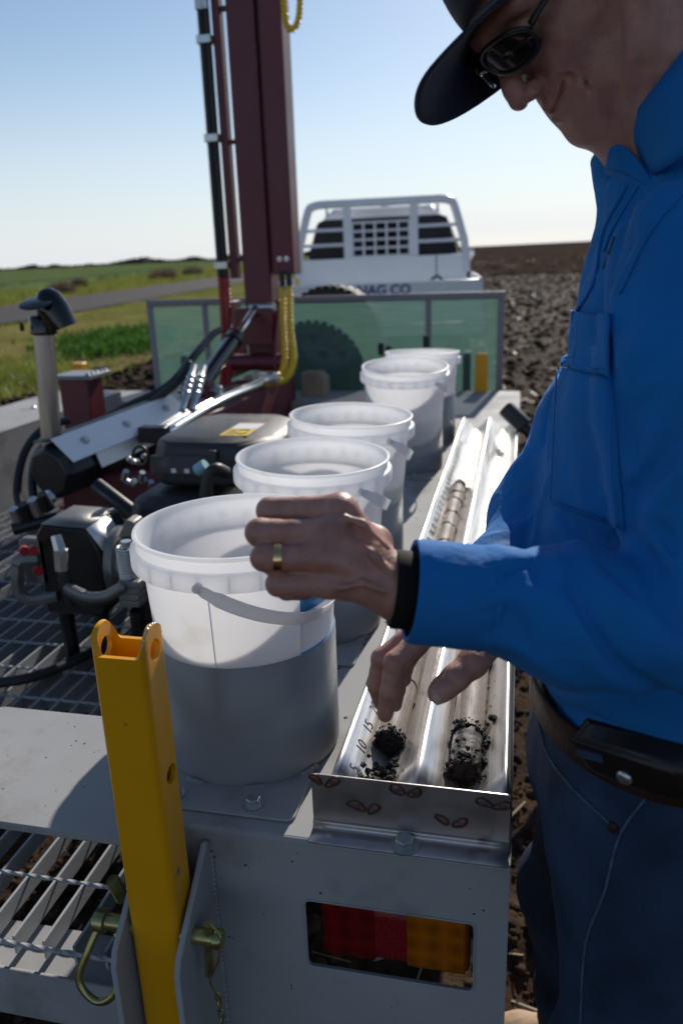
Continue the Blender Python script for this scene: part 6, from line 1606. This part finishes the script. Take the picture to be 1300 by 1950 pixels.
# folds: ridges (added) and creases (cut) across sleeve and chest
_cv, _cq = T.mesh((-0.14, 0.50, 0.98), (0.44, 1.20, 1.62), 0.007)
CB = BVHTree.FromPolygons([tuple(v) for v in _cv], [tuple(int(k) for k in q) for q in _cq])
AX = (WRL-ELL)/np.linalg.norm(WRL-ELL)
FOLDS = []
PXF = [
 (((0.0142, 0.6731, 1.2427), (0.0178, 0.6705, 1.2323), (0.0209, 0.6676, 1.2210)), 5, 6),
 (((0.0506, 0.6797, 1.2370), (0.0585, 0.6716, 1.2068), (0.0700, 0.6662, 1.1823), (0.0911, 0.6618, 1.1539), (0.1166, 0.6615, 1.1351), (0.1562, 0.6644, 1.1159)), 8, 8),
 (((0.1005, 0.6994, 1.2621), (0.1189, 0.6952, 1.2365), (0.1255, 0.6903, 1.2166), (0.1388, 0.6847, 1.1902), (0.1541, 0.6829, 1.1741)), 9, 8),
 (((0.1311, 0.7072, 1.2642), (0.1372, 0.7034, 1.2484), (0.1423, 0.6998, 1.2339)), 8, 6),
 (((-0.0438, 0.6412, 1.1862), (-0.0165, 0.6498, 1.1933), (0.0017, 0.6546, 1.1949), (0.0105, 0.6518, 1.1803), (0.0184, 0.6486, 1.1648)), 5, 6),
 (((-0.0391, 0.6453, 1.1954), (-0.0353, 0.6497, 1.2060), (-0.0258, 0.6570, 1.2217), (-0.0038, 0.6657, 1.2326), (0.0249, 0.6743, 1.2388)), 6, 6),
 (((-0.0323, 0.6481, 1.1992), (-0.0212, 0.6532, 1.2068), (-0.0063, 0.6592, 1.2148)), -5, 8),
 (((-0.0199, 0.6630, 1.2358), (0.0052, 0.6694, 1.2377), (0.0303, 0.6764, 1.2413)), -5, 9),
 (((0.0307, 0.6724, 1.2288), (0.0396, 0.6767, 1.2356), (0.0477, 0.6799, 1.2398)), -7, 8),
 (((0.0661, 0.6836, 1.2383), (0.0806, 0.6804, 1.2181), (0.0997, 0.6780, 1.1974), (0.1268, 0.6745, 1.1674), (0.1527, 0.6743, 1.1487)), -9, 11),
 (((0.1083, 0.7014, 1.2627), (0.1285, 0.7013, 1.2482), (0.1404, 0.6997, 1.2348), (0.1525, 0.6965, 1.2166)), -8, 9),
 (((0.0116, 0.6626, 1.2124), (0.0404, 0.6657, 1.2016), (0.0596, 0.6626, 1.1786), (0.0840, 0.6580, 1.1474), (0.1124, 0.6569, 1.1241)), -8, 11),
 (((-0.0312, 0.6386, 1.1692), (-0.0039, 0.6457, 1.1719), (0.0335, 0.6481, 1.1527), (0.0664, 0.6483, 1.1302)), -4, 10),
 (((-0.0355, 0.6347, 1.1604), (-0.0079, 0.6400, 1.1573), (0.0202, 0.6411, 1.1407)), 3, 7),
 (((0.0809, 0.6859, 1.2346), (0.0951, 0.6846, 1.2208), (0.1119, 0.6817, 1.2001)), 5, 6),
 (((0.1456, 0.7371, 1.3455), (0.1164, 0.7169, 1.3045), (0.1004, 0.7089, 1.2912), (0.1028, 0.7005, 1.2638)), 7, 8),
 (((0.1465, 0.7288, 1.3195), (0.1270, 0.7143, 1.2889), (0.1210, 0.7057, 1.2668)), -7, 10),
 (((0.1278, 0.7364, 1.3559), (0.1108, 0.7210, 1.3207), (0.0960, 0.7104, 1.2989)), -5, 10),
 (((0.1435, 0.7560, 1.4045), (0.1171, 0.7399, 1.3741), (0.0971, 0.7297, 1.3569)), 3, 10),
 (((0.1368, 0.7735, 1.4628), (0.1129, 0.7565, 1.4279), (0.0884, 0.7439, 1.4064)), -3, 12),
 (((0.1424, 0.7660, 1.4358), (0.1205, 0.7509, 1.4053), (0.0984, 0.7387, 1.3837)), 3, 9),
 (((0.0984, 0.7806, 1.5115), (0.0769, 0.7631, 1.4733), (0.0723, 0.7541, 1.4489), (0.0746, 0.7418, 1.4100), (0.0926, 0.7281, 1.3553), (0.1079, 0.7174, 1.3119)), 8, 9),
 (((0.0941, 0.7773, 1.5045), (0.0824, 0.7645, 1.4736), (0.0797, 0.7551, 1.4469), (0.0829, 0.7427, 1.4066)), -4, 12),
 (((0.0246, 0.6935, 1.2978), (0.0162, 0.6841, 1.2748), (0.0098, 0.6746, 1.2505)), 6, 7),
 (((0.0313, 0.7006, 1.3145), (0.0223, 0.6884, 1.2835), (0.0152, 0.6766, 1.2525)), -6, 9),
 (((0.0409, 0.7320, 1.4035), (0.0314, 0.7167, 1.3636), (0.0273, 0.7026, 1.3236)), -4, 10),
 (((0.0339, 0.7275, 1.3948), (0.0260, 0.7141, 1.3594), (0.0242, 0.7049, 1.3326)), 4, 7),
 (((0.0418, 0.6905, 1.2762), (0.0569, 0.6901, 1.2645), (0.0802, 0.6923, 1.2548), (0.1008, 0.6968, 1.2541)), 5, 8),
 (((0.0338, 0.6865, 1.2697), (0.0481, 0.6852, 1.2559), (0.0667, 0.6867, 1.2472)), -4, 8),
 (((0.1067, 0.7984, 1.5599), (0.0888, 0.7820, 1.5225), (0.0788, 0.7666, 1.4826)), 4, 8),
 (((0.1285, 0.8053, 1.5658), (0.1070, 0.7875, 1.5264), (0.0946, 0.7730, 1.4910)), -3, 12),
 (((0.0705, 0.6946, 1.2685), (0.0604, 0.7011, 1.2956), (0.0543, 0.7130, 1.3361)), -3, 12),
 (((0.0393, 0.6380, 1.1177), (0.0718, 0.6419, 1.1067), (0.1091, 0.6445, 1.0885), (0.1555, 0.6500, 1.0726)), 4, 6),
]
for pts, A, w_ in PXF: crease(FOLDS, CB, pts, A*(2.1 if A > 0 else 1.7), w_*(0.6 if A > 0 else 0.9))
def shirt_disp(x):
    d = fold_field(FOLDS, x)
    t = np.clip(((x-ELL) @ AX)/np.linalg.norm(WRL-ELL), -1, 1.2)
    d += 0.0050*(vn(x*np.array((17, 17, 11)), 90)-0.5)*2+0.0022*(vn(x*np.array((30, 30, 16)), 91)-0.5)*2+0.0016*np.abs(vn(x*np.array((48, 48, 70)), 95)-0.5)*2
    near = np.linalg.norm(np.cross(x-ELL, AX), axis=1) < 0.075
    return d*np.where(near, 1-0.9*np.clip((t-0.76)/0.05, 0, 1), 1)
shirt = sdf_build(T, (-0.14, 0.50, 0.98), (0.44, 1.20, 1.62), 0.0028, 'shirt', shirt_m, man, disp=shirt_disp)

def patch(corners, nu, nv, bulge, name, m, parent, thick=0.0014, nrm=None, wav=0.0):
    c = [np.array(q, float) for q in corners]; rows = []
    if nrm is None: nrm = np.cross(c[1]-c[0], c[3]-c[0]); nrm /= np.linalg.norm(nrm)
    for i in range(nu+1):
        u = i/nu; r_ = []
        for j in range(nv+1):
            v = j/nv
            p = (1-u)*(1-v)*c[0]+u*(1-v)*c[1]+u*v*c[2]+(1-u)*v*c[3]
            r_.append(p+nrm*(bulge*4*u*(1-u)*(1-(1-2*v)**2*0.3)+wav*math.sin(u*9+v*4)))
        rows.append(r_)
    return MB().grid(rows).build(name, m, parent, smooth=180, solid=thick)

# draped pieces are laid on the shirt by casting towards it
def bvh(o):
    return BVHTree.FromPolygons([tuple(v.co) for v in o.data.vertices], [tuple(p.vertices) for p in o.data.polygons])
SB = bvh(shirt); so = Vector(ORG[shirt].tolist())
def ray_on(B, p):           # first surface met along the line of sight, else the nearest one
    o = VIEW-so; d = Vector(p)-VIEW
    q = B.ray_cast(o, d.normalized())
    return q if q[0] is not None else B.find_nearest(Vector(p)-so)
def lay(p, off):
    q = ray_on(SB, p)
    return np.array(q[0]+so+q[1]*off)
def drape(poly_uv, n_, name, parent, off=0.0022, thick=0.0016, m=shirt_m):
    # polygon given as a quad of points, gridded then laid on the cloth
    c = [np.array(q, float) for q in poly_uv]; rows = []
    for i in range(n_+1):
        u = i/n_; rows.append([lay((1-u)*(1-j/n_)*c[0]+u*(1-j/n_)*c[1]+u*(j/n_)*c[2]+(1-u)*(j/n_)*c[3], off) for j in range(n_+1)])
    return MB().grid(rows).build(name, m, parent, smooth=180, solid=thick)
def seam(pts, name, parent, r=0.0011, off=0.0010, n=10, m=shirt_m):
    P = spline([lay(p, off) for p in spline(pts, max(3, n//3))], 4)
    return MB().tube(P, r, 6).build(name, m, parent, smooth=180)
pk = drape([(0.0391, 0.8572, 1.3925), (0.0844, 0.7592, 1.3901), (0.0982, 0.6992, 1.2631), (0.0379, 0.7911, 1.2573)], 16, 'chest_pocket', shirt, 0.0016)
pf = drape([(0.0464, 0.8971, 1.4433), (0.0847, 0.7984, 1.4438), (0.0868, 0.7594, 1.3891), (0.0287, 0.8653, 1.3916)], 14, 'pocket_flap', shirt, 0.0045, 0.0022)
seam([(0.0815, 0.8809, 1.5009), (0.0888, 0.8691, 1.5254), (0.1116, 0.8460, 1.5704)], 'yoke_seam', shirt)
seam([(0.0839, 0.7406, 1.4655), (0.1087, 0.7632, 1.5168), (0.1344, 0.7787, 1.5463)], 'shoulder_seam', shirt, 0.0014)
pl_ = seam([(0.1078, 0.9527, 1.5699), (0.0878, 0.9651, 1.5232), (0.0793, 0.9557, 1.4676), (0.0521, 0.9350, 1.4236)], 'placket_edge', shirt, 0.0020)
for q in ((0.0931, 0.9392, 1.5061), (0.0880, 0.9331, 1.4911)):
    p = lay(q, 0.0020); MB().tube([p-np.array((0, 0, 0.007)), p+np.array((0.004, 0, 0.008))], 0.0012, 6).build('buttonhole', label_dark, shirt)
# cuff band stitched on the sleeve end
MB().lathe([(0.0380, 0.0), (0.0425, -0.0005), (0.0435, 0.003), (0.0440, 0.062), (0.0430, 0.066), (0.0400, 0.064)], CUF-wdv*0.001, wdv, 64, closed=False).build('cuff', shirt_m, shirt, smooth=60)
MB().lathe([(0.0441, 0.058), (0.0447, 0.0588), (0.0441, 0.0596)], CUF, wdv, 64).build('cuff_stitch', shirt_m, shirt, smooth=60)
for a_, b_ in (((0.0427, 0.8346, 1.3868), (0.0410, 0.7926, 1.2597)), ((0.0904, 0.8404, 1.3709), (0.1078, 0.8001, 1.2355)), ((0.0410, 0.7926, 1.2597), (0.1078, 0.8001, 1.2355)), ((0.0470, 0.8533, 1.4408), (0.0328, 0.8361, 1.3984)), ((0.0328, 0.8361, 1.3984), (0.0931, 0.8447, 1.3820))):
    seam([a_, tuple((np.array(a_)+np.array(b_))/2), b_], 'stitch_line', shirt, 0.0008, 0.0052, 12)
# collar: stand and two turned-down flaps
def collar(pts_top, pts_bot, name, thick=0.0022):
    A = spline(pts_top, 6); Bq = spline(pts_bot, 6); rows = []
    for v in np.linspace(0, 1, 7): rows.append([a*(1-v)+b*v for a, b in zip(A, Bq)])
    return MB().grid(rows).build(name, shirt_m, shirt, smooth=180, solid=thick)
collar([(0.0827, 0.8574, 1.6090), (0.0920, 0.8297, 1.6165), (0.1088, 0.8030, 1.6383), (0.1345, 0.7981, 1.6711)],
       [(0.1131, 0.8343, 1.5666), (0.1184, 0.7932, 1.5687), (0.1358, 0.7636, 1.5811), (0.1631, 0.7537, 1.6139)], 'collar_flap')
BB = bvh(body)
def on_body(p, off):
    d = (Vector(p)-VIEW).normalized(); q = BB.ray_cast(VIEW-so, d)
    h = np.array(p) if q[0] is None else np.array(q[0]+so)
    return h-np.array(d)*off
top_ = [on_body(p, 0.010) for p in ((0.0831, 0.9144, 1.6019), (0.0911, 0.8947, 1.6020), (0.0990, 0.8718, 1.5923), (0.1079, 0.8591, 1.5802), (0.1156, 0.8457, 1.5665))]
mid_ = [on_body(p, 0.012) for p in ((0.0826, 0.9413, 1.5857), (0.0902, 0.9088, 1.5797), (0.0983, 0.8872, 1.5739), (0.1079, 0.8650, 1.5653), (0.1170, 0.8426, 1.5561))]
low_ = [on_body(p, 0.010) for p in ((0.0830, 0.9580, 1.5705), (0.0900, 0.9239, 1.5603), (0.0995, 0.9023, 1.5534), (0.1100, 0.8706, 1.5479), (0.1203, 0.8396, 1.5446))]
collar(top_, mid_, 'collar_stand'); collar(mid_, low_, 'collar_stand')
collar([(0.0828, 0.9167, 1.6091), (0.0797, 0.9758, 1.5945), (0.0821, 1.0033, 1.5780), (0.0851, 1.0122, 1.5701)],
       [(0.1066, 0.9835, 1.5991), (0.1039, 0.9998, 1.5847), (0.0951, 1.0144, 1.5698), (0.0905, 1.0216, 1.5621)], 'collar_flap')

# ---------------------------------------------------------------- jeans, belt, boots
J = SDF()
J.el((0.160, 0.865, 0.97), (0.122, 0.168, 0.12), TB, 0.06)
J.el((0.165, 0.865, 0.87), (0.128, 0.172, 0.12), TB, 0.06)
J.chain([(0.160, 0.785, 0.88), (0.155, 0.765, 0.52), (0.185, 0.77, 0.09)], [0.100, 0.078, 0.062], 0.05)
J.chain([(0.150, 0.955, 0.88), (0.115, 1.06, 0.52), (0.150, 1.165, 0.09)], [0.098, 0.076, 0.064], 0.05)
J.plane((0, 0, 1.012), (0, 0, 1), 0.004); J.plane((0, 0, 0.085), (0, 0, -1), 0.004)
def jean_disp(x):
    return 0.0055*(vn(x*np.array((18, 18, 9)), 71)-0.5)*2+0.0012*(vn(x*np.array((55, 55, 30)), 72)-0.5)*2+0.004*np.clip((0.55-np.abs(x[:, 2]-0.25))/0.5, 0, 1)*np.sin(x[:, 2]*60+6*vn(x*8, 73))*0.6
jeans = sdf_build(J, (-0.02, 0.60, 0.06), (0.36, 1.30, 1.04), 0.004, 'jeans', denim, man, disp=jean_disp)
JBV = bvh(jeans)
def layj(p, off):
    q = ray_on(JBV, p); return np.array(q[0]+so+q[1]*off)
def jseam(pts, name, r=0.0016, m=seam_m):
    P = spline([layj(p, 0.0008) for p in spline(pts, 4)], 4); return MB().tube(P, r, 6).build(name, m, jeans, smooth=180)
jseam([(0.0325, 0.7205, 1.0456), (0.0420, 0.6766, 1.0364), (0.0620, 0.6368, 1.0325), (0.0944, 0.5987, 1.0247)], 'pocket_edge', 0.0018)
jseam([(0.1184, 0.5952, 1.0630), (0.0986, 0.5890, 1.0251), (0.0897, 0.5881, 0.9629), (0.0787, 0.5954, 0.8941), (0.0829, 0.6200, 0.7690)], 'side_seam', 0.0015)
p = layj((0.0940, 0.5986, 1.0247), 0.0005); n_ = np.array(CAM_POS)-p; n_ /= np.linalg.norm(n_)
MB().lathe([(0.0, 0.0015), (0.004, 0.003), (0.0055, 0.0015), (0.006, 0.0)], p, n_, 20).build('rivet', leather, jeans, smooth=60)
bl_ = []
for an in np.linspace(0, 2*math.pi, 72, endpoint=False):
    bl_.append((0.130*math.cos(an), 0.176*math.sin(an)))
rows = []
for (dz, o_) in ((-0.019, -0.003), (-0.019, 0.0), (-0.017, 0.0015), (0.017, 0.0015), (0.019, 0.0), (0.019, -0.003)):
    rows.append([np.array((0.160, 0.863, 1.003+dz))+TF*(a*(1+o_/0.13))+TL*(b*(1+o_/0.17)) for a, b in bl_+bl_[:1]])
MB().grid(rows).build('belt', leather, man, smooth=50)
K = SDF()
for (x, y, fx, fy, lab) in ((0.18, 0.77, -1, -0.06, 0), (0.148, 1.165, -1, -0.05, 1)):
    a = np.array((x, y, 0.0)); f = np.array((fx, fy, 0))/math.hypot(fx, fy); z0 = float(gz(x, y))
    K2 = SDF(); b0_ = a+np.array((0, 0, z0+0.05))
    K2.rc(b0_-f*0.06, b0_+f*0.10, 0.042, 0.044, 0.03); K2.rc(b0_+f*0.10, b0_+f*0.155-np.array((0, 0, 0.008)), 0.046, 0.036, 0.02)
    K2.rc(b0_-f*0.045, b0_-f*0.04+np.array((0, 0, 0.10)), 0.045, 0.050, 0.03)
    K2.rc(b0_+f*0.03+np.array((0, 0, 0.01)), b0_-f*0.03+np.array((0, 0, 0.06)), 0.042, 0.048, 0.03)
    K2.plane((0, 0, z0+0.012), (0, 0, -1), 0.004)
    bt = sdf_build(K2, tuple(a-np.array((0.26, 0.16, 0))), tuple(a+np.array((0.16, 0.16, 0.24))), 0.004, 'boot', boot_m, man)
    so_ = MB().prism([tuple(np.array((c_*1.0, s_)))for c_, s_ in rrect(0.30, 0.094, 0.045, 6, 0.045, 0)], 0.022, a+np.array((0, 0, z0-0.004)), (f, (-f[1], f[0], 0), (0, 0, 1))).build('boot_sole', leather_blk, bt, bevel=0.004)

# belt pouch with press stud
pcz = [(0.0584, 0.6093, 1.1087), (0.1387, 0.5535, 1.1284), (0.1449, 0.5601, 1.0884), (0.1176, 0.5752, 1.0781), (0.0673, 0.6017, 1.0728)]
pch = thing('belt_pouch', 'dark leather tool pouch with a press stud hanging on the brown belt', 'pouch', pcz[0])
Pq = [np.array(q) for q in pcz]; c_ = sum(Pq)/5
e1 = Pq[1]-Pq[0]; e1 /= np.linalg.norm(e1); nq = np.array((0.35, -0.94, 0.0)); nq -= e1*(nq @ e1); nq /= np.linalg.norm(nq); e2 = np.cross(nq, e1)
uv = [((q-c_) @ e1, (q-c_) @ e2) for q in Pq]
uv = rounded(uv+[uv[0]], 0.012)
MB().prism(uv, 0.030, c_-nq*0.024, (e1, e2, nq)).build('pouch_body', leather_blk, pch, bevel=0.011, bseg=4)
sp2 = np.array((0.0935, 0.5759, 1.0872)); sp2 = sp2-nq*((sp2-c_) @ nq)+nq*0.0062
MB().lathe([(0.0, 0.003), (0.0045, 0.0026), (0.0062, 0.0012), (0.0068, 0.0)], sp2, nq, 24).build('press_stud', zinc, pch, smooth=60)
fl2 = [((q-c_) @ e1*0.99, (q-c_) @ e2) for q in (np.array((0.0624, 0.6247, 1.0937)), np.array((0.0828, 0.6086, 1.0962)), np.array((0.0831, 0.6059, 1.0876)), np.array((0.0650, 0.6223, 1.0848)))]
MB().prism(rrect(0.024, 0.009, 0.002, 2, -0.036, 0.012), 0.0012, c_+nq*0.0058, (e1, e2, nq)).build('belt_slot', mat('slot_denim', (0.02, 0.04, 0.10), 0.8), pch)

# ---------------------------------------------------------------- short hair under the cap, behind the ears
HR = SDF()
HR.el(H(0, -8, 30), np.array((77.5, 99, 90))*mm, HB, 0.01)
HR.plane(H(0, 2, 0), H(0, 1, 0.25)-H(0, 0, 0), 0.006); HR.plane(H(0, 0, -30), H(0, 0.2, -1)-H(0, 0, 0), 0.010)
def hair_disp(x): return 0.0022*(vn(x*np.array((300, 300, 300)), 55)-0.5)*2
hair = sdf_build(HR, HO-0.15, HO+0.15, 0.003, 'hair', hair_m, man, disp=hair_disp)
# ---------------------------------------------------------------- cap and sunglasses
cp = []
for i in range(15):
    ph_ = math.radians(4+86*i/14); row = []
    for k in range(49):
        th_ = 2*math.pi*k/48
        x = 80*math.cos(ph_)**0.75*math.cos(th_); y = -8+101*math.cos(ph_)**0.75*math.sin(th_); z = 34+92*math.sin(ph_)
        z -= 6*math.sin(th_)*math.cos(ph_)*-1*0
        row.append(H(x, y, z+(2*math.sin(th_)+0.16*x)*math.cos(ph_)))
    cp.append(row)
crown = MB().grid(cp).build('cap_crown', cap_m, man, smooth=180, solid=0.003)
vb = []
NB = 36
for i in range(NB+1):
    u = -1+2*i/NB; row = []
    xe = 74*u
    yb = -8+101*math.sqrt(max(0.0, 1-(xe/80.5)**2))
    Lb = 84*(1-abs(u)**6)+2
    for j in range(13):
        v = j/12
        x = xe*(1-0.08*v*abs(u)); y = yb+Lb*v; z = 36+(0.12+0.40*v)*x-6*u*u-32*u**4-4*v*v
        row.append(H(x, y, z))
    vb.append(row)
brim = MB().grid(vb).build('cap_brim', cap_m, man, smooth=180, solid=0.0036)
MB().tube([H(*q) for q in [(74*u, -8+101*math.sqrt(1-(74*u/80.5)**2)+1.5, 38+0.12*74*u-6*u*u-32*u**4) for u in np.linspace(-1, 1, 30)]], 0.0022, 8).build('brim_seam', cap_m, brim, smooth=180)

gl = mat('sunglass_frame', (0.010, 0.010, 0.011), 0.25)
gm = mat('sunglass_lens', (0.012, 0.009, 0.008), 0.06, spec=0.3)
def lens_pts(s, scale=1.0, out=0.0):
    P = []
    for k in range(40):
        a = 2*math.pi*k/40; ca, sa = math.cos(a), math.sin(a)
        ex = 24.5*math.copysign(abs(ca)**0.88, ca)*scale; ez = 16.5*math.copysign(abs(sa)**0.9, sa)*scale
        x = s*(35+ex); y = 111-0.0075*(x)**2+out+0.12*ez; z = 1+ez-0.16*ex
        P.append((x, y, z))
    return P
gf = None
for s in (1, -1):
    P = [H(*q) for q in lens_pts(s)]
    fr = MB().tube(P, 0.0024, 10, closed=True).build('sunglasses', gl, man, smooth=180)
    rows = [[H(*q) for q in (lens_pts(s, f, 0.6*(1-f))+lens_pts(s, f, 0.6*(1-f))[:1])] for f in (0.97, 0.75, 0.5, 0.25, 0.02)]
    MB().grid(rows).build('lens', gm, fr, smooth=180, solid=0.001)
    MB().tube(spline([H(s*61, 83, 4), H(s*72, 64, 8), H(s*79, 20, 8), H(s*80, -10, 2)], 6), [0.0085]*3+[0.0075]*7+[0.0045]*9, 10, hint=tuple(HL), sx=0.34).build('temple_arm', gl, fr, smooth=180)
MB().tube([H(*q) for q in spline([(-9, 110, 4), (0, 112, 7), (9, 110, 4)], 6)], 0.0034, 8).build('nose_bridge', gl, fr, smooth=180)
